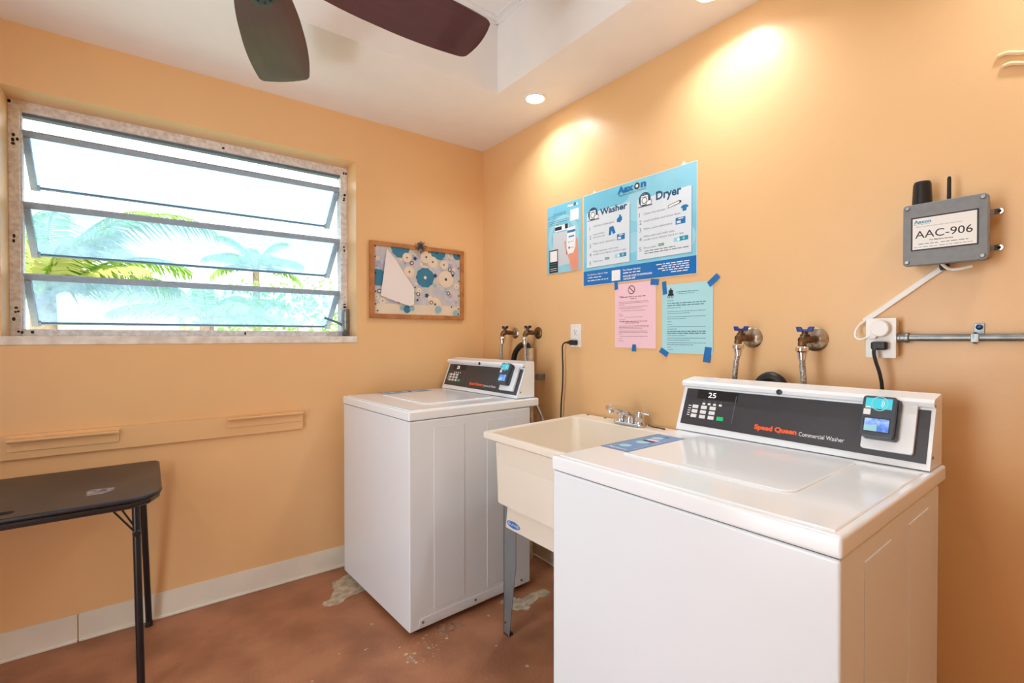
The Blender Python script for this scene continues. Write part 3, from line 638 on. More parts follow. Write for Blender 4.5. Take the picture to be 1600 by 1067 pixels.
tag(br.build('pipe_bracket', galv), 'small grey metal bracket on the wall right of the corner washer console', 'bracket')

# ------------------------------------------------------------------ outlets, cords
def wallframe(y0, z0, x=0.0): return lambda u, v, n: (x-n, y0-u, z0+v)
def slots(fr, u, v, parent, n0):
    p = Print(fr, base=n0); p.rect(u-.0075, v-.002, u-.0055, v+.006, inkk, 1).rect(u+.0055, v-.002, u+.0075, v+.005, inkk, 1).disc(u, v-.009, .0025, inkk, 1, n=10)
    p.build('socket_slots', parent)
o1 = root('wall_outlet', (0, -.842, 1.225), 0, 'white duplex outlet with a black plug, left of the posters above the sink', 'outlet', 'electrical outlets')
f1 = wallframe(.0365, -.057)
pl_ = MB().prism(rrect(0, 0, .073, .114, .004, 3), f1, .005, bev=.0015).build('cover_plate', plw, o1)
for v in (.034, .080):
    s_ = MB().prism(rrect(.021, v-.014, .052, v+.014, .009, 4), lambda a, b, n: f1(a, b, n+.004), .003, bev=.0008).build('socket', plw, o1)
slots(f1, .0365, .080, o1, .0073)
def cord(pts, r, label, plug, grp='power cords', m=rubber, flat=1.0, mp=None):
    t = root('power_cord', (0, 0, 0), 0, label, 'cord', grp)
    MB().tube(bez(pts, 10), r, 10, flat=flat).build('cable', m, t)
    mb = MB(); plug(mb); mb.build('plug', mp or m, t)
cord([(-.030, -.822, 1.190), (-.034, -.795, 1.189), (-.032, -.776, 1.172), (-.028, -.771, 1.13), (-.026, -.772, 1.05), (-.026, -.770, .97), (-.026, -.760, .88), (-.026, -.756, .78), (-.030, -.75, .5)], .0038,
     'black power cord hanging from the outlet left of the posters down behind the sink', lambda mb: mb.box((-.034, -.862, 1.178), (-.008, -.822, 1.203), bev=.005, seg=3).box((-.032, -.826, 1.183), (-.026, -.808, 1.198), bev=.003))
o2 = root('wall_outlet', (0, -2.116, 1.216), 0, 'white boxed outlet at the left end of the metal conduit', 'outlet', 'electrical outlets')
f2 = lambda u, v, n: (-n, -u, v)
MB().box((-.034, -.033, -.052), (0, .033, .052), bev=.003).build('outlet_box', plw, o2)
MB().prism(rrect(-.036, -.057, .036, .057, .003, 3), lambda u, v, n: f2(u, v, n+.034), .004, bev=.001).build('cover_plate', plw, o2)
for v in (.026, -.022): MB().prism(ring(.017, 22, 0, 0, v), lambda a, b, n: f2(a, b, n+.037), .003, bev=.0008).build('socket', plw, o2)
cord([(-.058, -2.112, 1.193), (-.066, -2.108, 1.178), (-.064, -2.112, 1.15), (-.058, -2.121, 1.11), (-.05, -2.124, 1.06), (-.045, -2.12, .95), (-.045, -2.11, .6)], .0058,
     'flat black power cord from the boxed outlet down behind the foreground washer', lambda mb: mb.box((-.064, -2.136, 1.182), (-.041, -2.098, 1.206), bev=.006, seg=3), flat=.5)
cord([(-.052, -2.094, 1.222), (-.05, -2.074, 1.212), (-.04, -2.056, 1.216), (-.03, -2.052, 1.236), (-.02, -2.060, 1.256), (-.014, -2.075, 1.270)], .0034,
     'white looped cord with a round white plug on the boxed outlet', lambda mb: mb.prism(ring(.0235, 26, 0, 2.117, 1.243), lambda u, v, n: (-.041-n, -u, v), .016, bev=.004, seg=3).prism([(2.088, 1.213), (2.106, 1.213), (2.12, 1.235), (2.10, 1.25)], lambda u, v, n: (-.041-n, -u, v), .012, bev=.003), m=plw)
rc = MB(); A0, A1 = Vector((0, -2.067, 1.266)), Vector((0, -2.243, 1.405)); d = (A1-A0); L = d.length; d.normalize(); nrm = Vector((0, -d.z, d.y))
def rf(u, v, n): return (-n, A0.y+d.y*u+nrm.y*v, A0.z+d.z*u+nrm.z*v)
rc.prism([(0, -.0075), (L, -.0075), (L, .0075), (0, .0075)], rf, .012, bev=.002)
tag(rc.build('cable_raceway', plw), 'slanting white cable channel from the boxed outlet up to the grey control box', 'cable channel')
cd = root('metal_conduit', (0, -2.155, 1.2165), 0, 'long grey metal conduit running right along the wall from the boxed outlet', 'pipe')
MB().tube([(-.02, 0, 0), (-.02, -.6, .003), (-.02, -1.29, .006)], .0095, 16).build('pipe', galv, cd)
MB().lathe([(.010, 0), (.014, .002), (.014, .008), (.0125, .009), (.0125, .018), (.0145, .019), (.0145, .026), (.011, .028)], (-.02, .005, 0), (0, -1, 0), 16).build('connector', galv, cd)
sm = MB()
for k in range(12):
    a = pi*1.5+pi*k/11-pi
sm.tube([(-.001, -.155, -.014), (-.018, -.155, -.0135), (-.030, -.155, -.004), (-.031, -.155, .006), (-.020, -.155, .0125), (-.002, -.155, .014)], .0022, 6).box((-.003, -.172, .010), (-.0005, -.152, .038), bev=.001)
sm.box((-.0315, -.166, -.011), (-.028, -.150, .011), bev=.0015)
s2 = sm.build('strap', galv, cd); MB().lathe([(.007, 0), (.007, .003), (.003, .006)], (-.003, -.162, .028), (-1, 0, 0), 12).build('screw', mat('blue_screw', (36, 70, 120), .4, .4), s2)

# painted-over stubs at the top right
for k, (z0, y0, lb) in enumerate(((1.931, -2.345, 'upper of two short curved cream painted stubs high on the right wall'), (1.902, -2.353, 'lower of two short curved cream painted stubs high on the right wall'))):
    P = bez([(-.003, y0, z0-.004), (-.005, y0-.018, z0-.003), (-.005, y0-.045, z0-.014), (-.005, y0-.08, z0-.019), (-.004, y0-.12, z0-.030)], 6)
    m = MB().tube(P, [.002]+[.0052]*(len(P)-2)+[.004], 8)
    tag(m.build('painted_stub', mat('cream_paint', (240, 216, 172), .4)), lb, 'wall fitting', 'painted stubs on the right wall')

# ------------------------------------------------------------------ grey control box
cbx = root('control_box', (0, -2.2605, 1.491), R(0), 'grey metal control box with black antennas and AAC-906 label on the right wall', 'control box')
MB().box((-.062, -.076, -.076), (-.004, .076, .076), bev=.006, seg=3).build('enclosure', box_g, cbx)
cf = lambda u, v, n: (-.064-n, -u, v)
fp = MB().prism(rrect(-.0835, -.0815, .0835, .0815, .008, 5), cf, .021, bev=.0025, seg=3).build('cover', box_g, cbx)
for u, v in ((-.074, .072), (.074, .072), (-.074, -.072), (.074, -.072)): MB().lathe([(.0055, 0), (.0055, .002), (.004, .004)], (-.085, -u, v), (-1, 0, 0), 14).build('screw', galv, fp)
L0 = lambda u, v, n: cf(u*.001, v*.001, n+.021)
lb = Print(L0, base=.0004); lb.rect(-66, -43, 67, 46, inkk, 0).rect(-62.5, -39.5, 63.5, 42.5, plw, 1)
lb.text('Aaxon', -60, 29, 9, inkt, 2, w=36, bold=.04); lb.words(-60, -24, 25.5, 2, inkt, 2)
lb.text('Please use this number when reporting service.', -55, 18.5, 3.2, inkg, 2, w=92)
lb.text('AAC-906', -57, -10, 20, inkk, 2, w=113, bold=.004)
lb.text('For Machine Service', -27, -19, 4, inkk, 2, w=46, bold=.02)
lb.words(-50, -10, -27, 3.2, inkg, 2); lb.words(-5, 48, -27, 3.2, inkg, 2); lb.words(-60, -12, -34.5, 2.6, inkt, 2); lb.words(-8, 55, -34.5, 2.6, inkg, 2)
lo = lb.build('identification_label', cbx); lo['label'] = 'white label reading AAC-906'
MB().lathe([(.022, 0), (.0215, .02), (.0195, .066), (.017, .073), (.006, .076)], (-.045, .052, .074), (0, 0, 1), 24).build('antenna', blackp, cbx, label='stubby black cylinder antenna')
MB().lathe([(.007, 0), (.007, .01), (.0045, .012), (.0042, .07), (.0025, .074)], (-.045, -.003, .074), (0, 0, 1), 14).build('antenna', blackp, cbx, label='thin black rod antenna')
for v in (.046, -.046):
    b_ = MB().prism(rrect(.070, v-.0075, .100, v+.0075, .007, 4, (1, 0, 0, 1)), lambda a, c, n: (-.004-n, -a, c), .003, bev=.0008).build('mounting_tab', chrome, cbx)
    MB().lathe([(.004, 0), (.004, .002)], (-.007, -.092, v), (-1, 0, 0), 10).build('screw', rust, b_)
    b_ = MB().prism(rrect(-.100, v-.0075, -.070, v+.0075, .007, 4, (0, 1, 1, 0)), lambda a, c, n: (-.004-n, -a, c), .003, bev=.0008).build('mounting_tab', chrome, cbx)
MB().tube(bez([(-.05, .01, -.078), (-.052, -.005, -.094), (-.055, -.025, -.097), (-.052, -.05, -.092)], 6), .004, 8).build('cable_loop', plw, cbx)
MB().lathe([(.011, 0), (.011, .012), (.008, .02)], (-.03, .008, -.074), (0, 0, -1), 12).build('cable_gland', blackp, cbx)

# ------------------------------------------------------------------ posters and notices
def sheet(name, y0, z0, w, h, paperm, label, cat, grp=None, t=.0008, tilt=0.0):
    r_ = root(name, (0, y0, z0), 0, label, cat, grp)
    f = lambda u, v, n: (-.0012-n, -u*.001, v*.001)
    MB().prism([(0, 0), (w, 0), (w, h), (0, h)], f, t).build('sheet', paperm, r_, smooth=0)
    return r_, (lambda u, v, n: f(u, v, n+t))
r_, f = sheet('instruction_poster', -.893, 1.467, 617, 443, paper, 'large blue poster with Washer and Dryer instructions, above the pink and green notices', 'poster', 'posters on the right wall')
p = Print(f); p.rect(2, 2, 615, 441, posterb, 0)
p.band(300, 250, 95, 118, poster2, 1, .2, 4.2, 30); p.disc(330, 330, 70, poster2, 2, n=30); p.disc(560, 150, 52, poster2, 3); p.disc(306, 170, 45, poster2, 4)
p.rect(2, 2, 615, 72, bandb, 5).build('printed_background', r_)
p = Print(f, base=.0010)
p.rect(27, 85, 289, 345, pshadow, 0).rect(331, 85, 596, 349, pshadow, 0).rect(24, 88, 286, 352, pwhite, 1).rect(328, 88, 593, 352, pwhite, 1)
p.build('instruction_panel', r_)
PF = lambda base=.0013: Print(f, base=base)
p = PF(); p.text('Aax', 216, 403, 30, inkb, 0, w=92, bold=.05); p.text('n', 346, 403, 30, inkb, 0, w=29, bold=.05)
p.band(326, 414, 7.5, 14.5, inkk, 1); p.disc(326, 414, 8, inkw, 0)
p.text('The Best Laundry Choice!', 221, 389, 8, inkd, 0, w=152); p.build('logo_lettering', r_)
p = PF(); p.text('Washer', 110, 329, 29, inkd, 0, w=162, bold=.035); p.build('title_lettering', r_)
p = PF(); p.text('Dryer', 426, 330, 35, inkd, 0, w=121, bold=.03); p.build('title_lettering', r_)
T1 = [('Add liquid detergent', 66, 281, 130), ('Load clothes', 66, 242, 72), ('and close lid', 66, 228, 72), ('Make cycle selections', 66, 197, 138), ('Make payment with coin,', 66, 160, 158), ('credit card, Aaxon card or app', 66, 146, 198), ('Press start', 68, 112, 60)]
T2 = [('Clean lint screen', 363, 281, 108), ('Load clothes and close door', 363, 250, 183), ('Make cycle selections', 363, 216, 142), ('Make payment with coin,', 363, 184, 154), ('credit card, Aaxon card or app', 363, 169, 196), ('Press start', 364, 134, 64)]
for TT, un, vn in ((T1, 42, (266, 224, 182, 140, 99)), (T2, 340, (273, 241, 207, 167, 124))):
    p = PF()
    for i, v in enumerate(vn): p.text(str(i+1), un, v, 19, inknum, 0)
    for s_, u, v, w in TT: p.text(s_, u, v-2, 8.5, inkg, 0, w=w)
    if un > 300: p.words(368, 520, 120, 6, inkg, 0); p.words(368, 590, 110, 6, inkg, 0)
    p.build('step_lettering', r_)
for a, b in ((141, 113), (439, 133)): p = PF(); p.rect(a, b, a+27, b+11, inkgr, 0); p.text('START', a+4, b+3, 5, inkw, 1, w=19); p.build('start_symbol', r_)
p = PF(); p.text('For Service, Call or Text:', 30, 49, 8, inkw, 0, w=130, bold=.01); p.text('1-800-', 30, 35, 8, inkw, 0, w=36, bold=.01); p.words(70, 120, 36, 7, inkw, 0); p.words(30, 166, 22, 7, inkw, 0)
p.text('For Faster Service', 250, 49, 8.5, inkw, 0, w=96, bold=.02); p.words(250, 345, 37, 8, inkw, 0)
p.text('SCAN QR CODE TO DOWNLOAD', 250, 21, 8, inkw, 0, w=157, bold=.03); p.text('AAXON APP', 251, 9, 8, inkw, 0, w=68, bold=.03)
for k, (a, v) in enumerate(((428, 54), (455, 45), (436, 36), (458, 27), (500, 17))): p.words(a, 584, v, 7, inkw, 0)
p.build('footer_lettering', r_)
p = PF(); p.rect(183, 10, 234, 58, inkw, 0); p.build('white_square', r_)
def machine_icon(u, v, s, sc_):
    p = PF(.0016); p.disc(u+34*s, v+30*s, 34*s, inkd, 0, 34*s); p.rect(u+10*s, v+4*s, u+56*s, v+50*s, inkk, 1); p.rect(u+12*s, v+6*s, u+54*s, v+48*s, inkw, 2); p.band(u+33*s, v+25*s, 12*s, 16*s, inkg, 3); p.line((u+12*s, v+42*s), (u+54*s, v+42*s), 2*s, inkg, 3)
    p.poly([(u+44*s, v), (u+72*s, v), (u+76*s, v+20*s), (u+58*s, v+24*s), (u+42*s, v+14*s)], inkk, 4); p.poly([(u+46*s, v+2), (u+70*s, v+2), (u+73*s, v+18*s), (u+58*s, v+21*s), (u+45*s, v+13*s)], inkw, 5)
    p.rect(u-4*s, v-4*s, u+78*s, v, inkg, 2)
    if sc_: p.rect(u+16*s, v+50*s, u+40*s, v+58*s, inkg, 1)
    p.build('machine_drawing', r_)
machine_icon(33, 316, .92, 0); machine_icon(336, 318, .92, 1)
p = PF(); p.poly([(212, 278), (232, 272), (244, 284), (242, 298), (236, 300), (236, 308), (226, 308), (226, 300), (214, 292)], inkb, 0).build('bottle_drawing', r_)
p = PF(); p.poly([(168, 262), (192, 264), (206, 230), (190, 226), (182, 244), (178, 224), (164, 224)], inkb, 0).build('trousers_drawing', r_)
for (a, b) in ((214, 193), (521, 208)): p = PF(); p.rect(a, b, a+45, b+27, inkb, 0).rect(a+5, b+4, a+24, b+14, pwhite, 1).rect(a+12, b+20, a+36, b+24, pwhite, 1).build('control_panel_drawing', r_)
for (a, b) in ((202, 113), (513, 138)): p = PF(); p.poly(rrect(a, b, a+40, b+18, 3, 3), poster2, 0); p.poly(rrect(a+26, b+2, a+66, b+20, 3, 3), inkt, 1); p.disc(a+22, b+9, 6, inkw, 2); p.disc(a+46, b+11, 5, poster2, 2); p.build('payment_card_drawing', r_)
p = PF(); p.poly([(484, 281), (541, 292), (549, 299), (540, 305), (486, 294)], inkk, 0); p.poly([(487, 283.5), (538, 294), (538, 302), (488, 292)], inkw, 1); p.build('lint_screen_drawing', r_)
p = PF(); p.poly([(553, 257), (571, 257), (571, 270), (577, 268), (580, 275), (570, 281), (554, 281), (545, 275), (548, 268), (553, 270)], inkb, 0); p.build('shirt_drawing', r_)
for k, (a, b) in enumerate(((70, 445), (555, 446))):
    m = MB().prism([(a-12, b-8), (a+14, b-8), (a+6, b+10), (a-2, b+10)], lambda u, v, n: (-.0003-n, -.893-u*.001, 1.467+v*.001), .0006)
    tag(m.build('white_tape', plw, smooth=0), ('small white tape tab at the upper left of the large blue poster', 'small white tape tab at the upper right corner of the large blue poster')[k], 'tape', 'white tape tabs')

r_, f = sheet('payment_poster', -.621, 1.553, 255, 355, poster2, 'small blue poster with a drawn washer and a hand holding a phone', 'poster', 'posters on the right wall')
p = Print(f); p.rect(2, 2, 253, 353, posterb, 0).disc(125, 180, 115, poster2, 1, n=32).disc(125, 180, 88, posterb, 2, n=32)
p.build('printed_background', r_)
PG = lambda base=.0005: Print(f, base=base)
p = PG(); p.poly([(48, 213), (172, 208), (180, 40), (95, 33), (52, 36)], mat('printed_washer_white', (206, 214, 222), .3), 0).poly([(62, 216), (168, 216), (166, 246), (64, 246)], inkw, 0)
p.rect(64, 222, 116, 240, inkk, 1).rect(140, 222, 162, 246, inkk, 1).build('machine_drawing', r_)
p = PG(.0007); p.poly([(186, 2), (238, 2), (238, 90), (232, 160), (222, 165), (214, 120), (196, 92), (160, 84), (172, 60)], skin, 1)
for k in range(4): p.poly(ring(6, 10, 0, 142+4*k, 150-18*k, 10), skin, 3+k)
p.build('hand_drawing', r_)
p = PG(.0009); p.poly([(153, 88), (202, 92), (217, 122), (217, 226), (157, 220)], inkw, 2).rect(158, 196, 216, 208, inkb, 4).rect(168, 172, 208, 180, inkt, 4).disc(170, 148, 6, poster2, 4).disc(172, 120, 6, inkg, 4)
p.words(182, 208, 148, 4, inkg, 4); p.words(182, 208, 118, 4, inkg, 4); p.build('phone_drawing', r_)
p = PG(); p.text('Aax', 158, 328, 13, inkw, 2, w=44, bold=.04); p.band(212, 334, 4, 8, inkk, 3); p.text('n', 222, 328, 13, inkw, 2, w=12, bold=.04); p.build('logo_lettering', r_)
p = PG(); p.words(50, 150, 308, 4.5, inkd, 2); p.words(10, 150, 300, 4.5, inkd, 2); p.words(10, 70, 290, 4.5, inkd, 2); p.words(10, 172, 272, 4.5, inkd, 2); p.words(14, 172, 263, 4.5, inkd, 2); p.words(10, 90, 254, 4.5, inkd, 2); p.build('printed_text', r_)
p = PG(); p.rect(180, 254, 240, 310, inkw, 2).build('white_square', r_)
p = PG(.0008); p.rect(20, 4, 88, 124, inkk, 0).rect(26, 62, 82, 118, inkw, 1); p.words(28, 80, 50, 5, inkt, 1); p.words(28, 80, 38, 5, inkt, 1); p.words(28, 80, 24, 5, inkw, 1); p.words(28, 80, 14, 5, inkw, 1); p.build('black_label', r_)

def notice(name, y0, z0, w, h, pm, ink, label, rows, grp='paper notices taped under the large poster'):
    r_, f = sheet(name, y0, z0, w, h, pm, label, 'notice', grp); p = Print(f); rows(p); p.build('printed_text', r_); return r_
rgp = random.Random(5)
def pink_rows(p):
    p.band(95, 258, 16, 19.5, inkbr, 1); p.line((83, 269), (107, 247), 4, inkbr, 1)
    for v, a, b, bold in ((231, 22, 50, 0), (226, 30, 175, 1), (217, 90, 125, 1), (205, 24, 185, 0), (199, 24, 190, 0), (192, 24, 55, 0), (182, 24, 188, 0), (175, 24, 150, 0), (165, 40, 170, 0), (153, 24, 42, 0), (143, 24, 48, 0), (136, 55, 155, 0), (125, 24, 60, 0), (116, 28, 180, 1), (109, 60, 140, 1), (97, 24, 188, 0), (91, 24, 188, 0), (84, 24, 155, 0), (74, 24, 180, 0), (67, 24, 188, 0), (60, 24, 45, 0), (50, 30, 182, 0), (40, 24, 40, 0), (30, 24, 48, 0)):
        p.words(a, b, v, 5.0 if bold else 2.8, inkbr, 1, rng=rgp)
notice('pink_notice', -1.095, 1.170, 224, 288, pinkp, inkbr, 'pink notice sheet with a round no-symbol at its top', pink_rows)
def green_rows(p):
    m = inkd
    p.disc(42, 253, 11, inkk, 1, 9); p.poly([(30, 246), (54, 246), (56, 236), (28, 236)], inkk, 1); p.rect(39, 262, 44, 268, inkk, 1)
    for a in (30, 38, 46, 53): p.line((a, 238), (a-2, 226), 3, inkk, 1)
    p.words(68, 165, 248, 4, m, 1, rng=rgp); p.words(78, 150, 241, 2.5, m, 1, rng=rgp)
    for v, a, b, bold in ((215, 26, 55, 0), (203, 26, 198, 1), (194, 26, 198, 1), (185, 26, 90, 0), (170, 26, 198, 0), (162, 26, 130, 0), (148, 26, 198, 0), (140, 26, 110, 0), (128, 26, 48, 0), (117, 26, 54, 0), (98, 26, 75, 0), (88, 26, 198, 1), (80, 26, 198, 1), (71, 26, 110, 0), (61, 26, 198, 0), (53, 26, 130, 0), (42, 26, 198, 0), (34, 26, 145, 0), (24, 26, 45, 0), (14, 26, 55, 0)):
        p.words(a, b, v, 5.0 if bold else 3.0, m, 1, rng=rgp)
    p.rect(26, 107, 198, 108.5, m, 1)
notice('green_notice', -1.350, 1.152, 228, 282, greenp, inkd, 'pale green notice sheet with a small black emblem at top left', green_rows)
def tape(y, z, w, h, ang, label, grp='blue tape pieces'):
    c, s = cos(ang), sin(ang)
    f = lambda u, v, n: (-.0026-n, y-(u*c-v*s), z+(u*s+v*c))
    m = MB().prism([(-w/2, -h/2), (w/2, -h/2+.001), (w/2-.001, h/2), (-w/2+.001, h/2-.001)], f, .0008)
    tag(m.build('blue_tape', tapeb, smooth=0), label, 'tape', grp)
tape(-1.102, 1.455, .020, .042, R(4), 'blue tape piece at the upper left corner of the pink notice')
tape(-1.313, 1.452, .042, .026, R(-8), 'blue tape piece at the upper right corner of the pink notice')
tape(-1.205, 1.170, .022, .032, R(-6), 'blue tape piece at the bottom edge of the pink notice')
tape(-1.362, 1.422, .021, .055, R(6), 'blue tape piece at the upper left corner of the green notice')
tape(-1.580, 1.435, .052, .024, R(38), 'blue tape piece at the upper right corner of the green notice')
tape(-1.360, 1.155, .042, .024, R(-32), 'blue tape piece at the lower left corner of the green notice')
tape(-1.556, 1.150, .030, .060, R(-8), 'blue tape piece at the lower right corner of the green notice')

# ------------------------------------------------------------------ pin board on the north wall
pb = root('pin_board', (-.750, 0, 1.322), 0, 'pin board with blue and cream floral fabric in a thin wooden frame', 'pin board')
bw, bh = .597, .425
nf = lambda u, v, n: (u, -n, v)
fm = MB()
fm.prism([(0, 0), (bw, 0), (bw-.026, .024), (.026, .024)], nf, .018, bev=.002).prism([(0, bh), (.026, bh-.024), (bw-.026, bh-.024), (bw, bh)], nf, .018, bev=.002)
fm.prism([(0, 0), (.026, .024), (.026, bh-.024), (0, bh)], nf, .018, bev=.002).prism([(bw, 0), (bw, bh), (bw-.026, bh-.024), (bw-.026, .024)], nf, .018, bev=.002)
fm.build('frame', woodf, pb)
MB().prism([(.02, .02), (bw-.02, .02), (bw-.02, bh-.02), (.02, bh-.02)], nf, .008).build('fabric_panel', mat('grey_blue_fabric', (186, 190, 204), .9, col2=(212, 200, 190), vscale=22), pb, smooth=0)
fp_ = Print(lambda u, v, n: nf(u, v, n+.008)); fc1 = mat('fabric_teal', (62, 128, 158), .9, var=.1); fc2 = mat('fabric_cream', (232, 216, 192), .9, var=.08); fc3 = mat('fabric_pale_blue', (150, 190, 204), .9, var=.1); fc4 = mat('fabric_lilac', (182, 182, 206), .9, var=.1); fcn = mat('fabric_navy', (44, 76, 110), .9); fck = mat('fabric_dark', (48, 50, 60), .9)
x0, x1, z0, z1 = .026, bw-.026, .024, bh-.024
fp_.rect(x0, z0, x1, z0+.058, fc2, 1)
def flower(u, v, r, m, n=8, lay=2, core=None):
    for k in range(n):
        a = 2*pi*k/n; cu, cv = u+r*.6*cos(a), v+r*.6*sin(a); pts = [(min(max(x, x0), x1), min(max(z, z0), z1)) for x, z in ring(r*.36, 9, a, cu, cv)]
        fp_.poly(pts, m, lay+k*.25)
    pts = [(min(max(x, x0), x1), min(max(z, z0), z1)) for x, z in ring(r*.62, 14, 0, u, v)]; fp_.poly(pts, m, lay+n*.25)
    if core: fp_.disc(u, v, r*.16, core, lay+n*.25+.3, n=8)
rgf = random.Random(9)
for k in range(90):
    u, v = rgf.uniform(x0+.01, x1-.01), rgf.uniform(z0+.07, z1-.01); flower(u, v, rgf.uniform(.008, .024), rgf.choice([fc2, fc4, fc3, fc2, fc4]), 6, 2+k*.38, rgf.choice([fcn, fc2, inkg]))
for u, v, r in ((.180, z1, .06), (.335, .244, .062), (.42, z1+.01, .058), (.05, .225, .05), (.55, .395, .03)): flower(u, v, r, fc1, 10, 37+u, fc2 if v < .38 and u > .1 else None)
for u, v, r in ((.473, .243, .055), (.342, .365, .04), (.235, .27, .035), (.385, .34, .035), (.40, .09, .045), (.22, .35, .03), (.46, .33, .03)): flower(u, v, r, fc2, 12, 40+u*4, fcn)
for u, v in ((.25, .322), (.50, .305), (.52, .285), (.29, .145), (.49, .16), (.375, .10), (.055, .15), (.17, .10)):
    fp_.disc(u, v, .0125, fck, 47, n=8).disc(u, v, .008, fc2, 48, n=8)
for u, v, r in ((.40, .26, .014), (.345, .14, .014), (.52, .27, .01), (.285, .11, .008), (.27, .35, .012)): flower(u, v, r, fcn, 5, 50)
for u, v, r, m in ((.22, .055, .022, fc1), (.19, .062, .015, fc3), (.25, .06, .016, fc3), (.42, .06, .022, fc3), (.54, .04, .02, fc3), (.33, .05, .015, fc2)): fp_.disc(u, v, r, m, 53+u*6)
fo = fp_.build('floral_print', pb)
for x, z in ((-.720, 1.718), (-.706, 1.363), (-.716, 1.343), (-.192, 1.357), (-.435, 1.337), (-.481, 1.505), (-.392, 1.716), (-.72, 1.66), (-.718, 1.57), (-.718, 1.47), (-.718, 1.40), (-.192, 1.715), (-.19, 1.64), (-.188, 1.56), (-.19, 1.47), (-.19, 1.39), (-.24, 1.40), (-.34, 1.715), (-.55, 1.725)):
    MB().lathe([(.0035, 0), (.0045, .003), (.002, .005)], (x+.750, -.0105, z-1.322), (0, -1, 0), 8).build('tack', blackp, pb)
pp = MB(); Q = [(-.653, 1.708), (-.600, 1.655), (-.545, 1.575), (-.487, 1.497), (-.491, 1.405), (-.515, 1.394), (-.600, 1.418), (-.690, 1.448), (-.672, 1.575)]
c_ = (-.585, 1.53); vs = []
for x, z in Q: vs.append((x, -.014-.006*abs(sin((x+z)*9)), z))
vs.append((c_[0], -.026, c_[1])); n = len(Q)
back = [(a, b+.0015, c) for a, b, c in vs]
pp.add(vs+back, [(i, (i+1) % n, n) for i in range(n)]+[(n+1+(i+1) % n, n+1+i, 2*n+1) for i in range(n)]+[(i, n+1+i, n+1+(i+1) % n, (i+1) % n) for i in range(n)])
po = tag(pp.build('folded_paper', mat('soft_white_paper', (236, 228, 226), .8), smooth=60), 'folded blank white sheet pinned on the floral board', 'paper')
bwx = root('bow', (-.451, -.022, 1.738), 0, 'small grey glittery bow on the top rail of the floral board', 'bow')
rgb_ = random.Random(2); mb = MB()
for k in range(16):
    a = 2*pi*k/16+rgb_.uniform(-.15, .15); L = rgb_.uniform(.026, .042); dx, dz = cos(a), sin(a)
    P = bez([(0, 0, 0), (dx*L*.5, -.012, dz*L*.5+.004), (dx*L, -.006, dz*L)], 4); mb.tube(P, [.0048]*(len(P)-1)+[.0008], 5, flat=.35)
mb.lathe([(.006, 0), (.004, .012), (.001, .014)], (0, 0, 0), (0, -1, 0), 8)
mb.build('ribbon_loops', mat('silver_grey_ribbon', (120, 112, 116), .35, .5, var=.3, vscale=200), bwx)

# ------------------------------------------------------------------ painted ledge board on the north wall
lbd = root('ledge_board', (0, 0, 0), 0, 'long orange painted board fixed to the wall below the window', 'board')
MB().box((-2.72, -.018, .757), (-1.098, 0, .849), bev=.003).build('board', wallp, lbd)
for xa, xb_, za, zb_ in ((-2.142, -1.815, .787, .836), (-1.432, -1.101, .797, .846)):
    b_ = MB().box((xa, -.024, za), (xb_, -.016, zb_), bev=.002).box((xa, -.052, zb_-.008), (xb_, -.018, zb_+.001), bev=.0018)
    b_.build('ledge_lip', wallp, lbd)

# ------------------------------------------------------------------ table
tb = root('folding_table', (0, 0, 0), 0, 'dark folding table with a rounded corner and black tube legs under the window', 'table')
tz = .700; TXa, TXb, TYa, TYb = -2.50, -1.690, -.612, -.064
outl = [(TXb, TYb-.02), (TXb-.006, TYb-.005), (TXb-.02, TYb), (TXa+.02, TYb), (TXa+.006, TYb-.006), (TXa, TYb-.02)]
for k in range(7): a = pi+pi/2*k/6; outl.append((TXa+.09+.09*cos(a), TYa+.09+.09*sin(a)))
for k in range(7): a = 1.5*pi+pi/2*k/6; outl.append((TXb-.09+.09*cos(a)-.0, TYa+.09+.09*sin(a)))
outl = outl[::-1]
# top built as an outer loop bridged to the carry-hole loop
hx0, hx1, hy = -2.165, -2.038, -.556
def slot(n=6):
    r = .018; P = []
    for k in range(n+1): a = -pi/2+pi*k/n; P.append((hx1-r+r*cos(a), hy+r*sin(a)))
    for k in range(n+1): a = pi/2+pi*k/n; P.append((hx0+r+r*cos(a), hy+r*sin(a)))
    return P
def holed(mb, outer, inner, z0, z1, mi=0):
    bm = bmesh.new()
    eo = [bm.verts.new((x, y, z1)) for x, y in outer]; ei = [bm.verts.new((x, y, z1)) for x, y in inner]
    es = [bm.edges.new((eo[i], eo[(i+1) % len(eo)])) for i in range(len(eo))]+[bm.edges.new((ei[i], ei[(i+1) % len(ei)])) for i in range(len(ei))]
    r = bmesh.ops.triangle_fill(bm, edges=es, use_beauty=True); fs = [g for g in r['geom'] if isinstance(g, bmesh.types.BMFace)]
    r = bmesh.ops.extrude_face_region(bm, geom=fs)
    for g in r['geom']:
        if isinstance(g, bmesh.types.BMVert): g.co.z = z0
    bmesh.ops.recalc_face_normals(bm, faces=bm.faces[:]); bm.verts.index_update()
    mb.add([v.co.copy() for v in bm.verts], [[v.index for v in f.verts] for f in bm.faces], mi); bm.free()
tm = MB(); holed(tm, outl, slot(), tz-.012, tz); tto = tm.build('table_top', table_t, tb)
MB().tube([(x, y, tz-.007) for x, y in outl+outl[:1]], .0072, 8).build('edge_band', table_f, tto)
pr = Print(lambda u, v, n: (u, v, tz+n)); rs = random.Random(4)
pts = [(-1.887, -.435), (-1.882, -.496), (-1.843, -.493), (-1.818, -.472), (-1.813, -.432), (-1.847, -.424), (-1.872, -.421)]
pr.poly(pts, residue, 0).poly([(-1.865, -.462), (-1.85, -.448), (-1.835, -.455), (-1.845, -.468)], table_t, 1); pr.build('label_residue', tto)
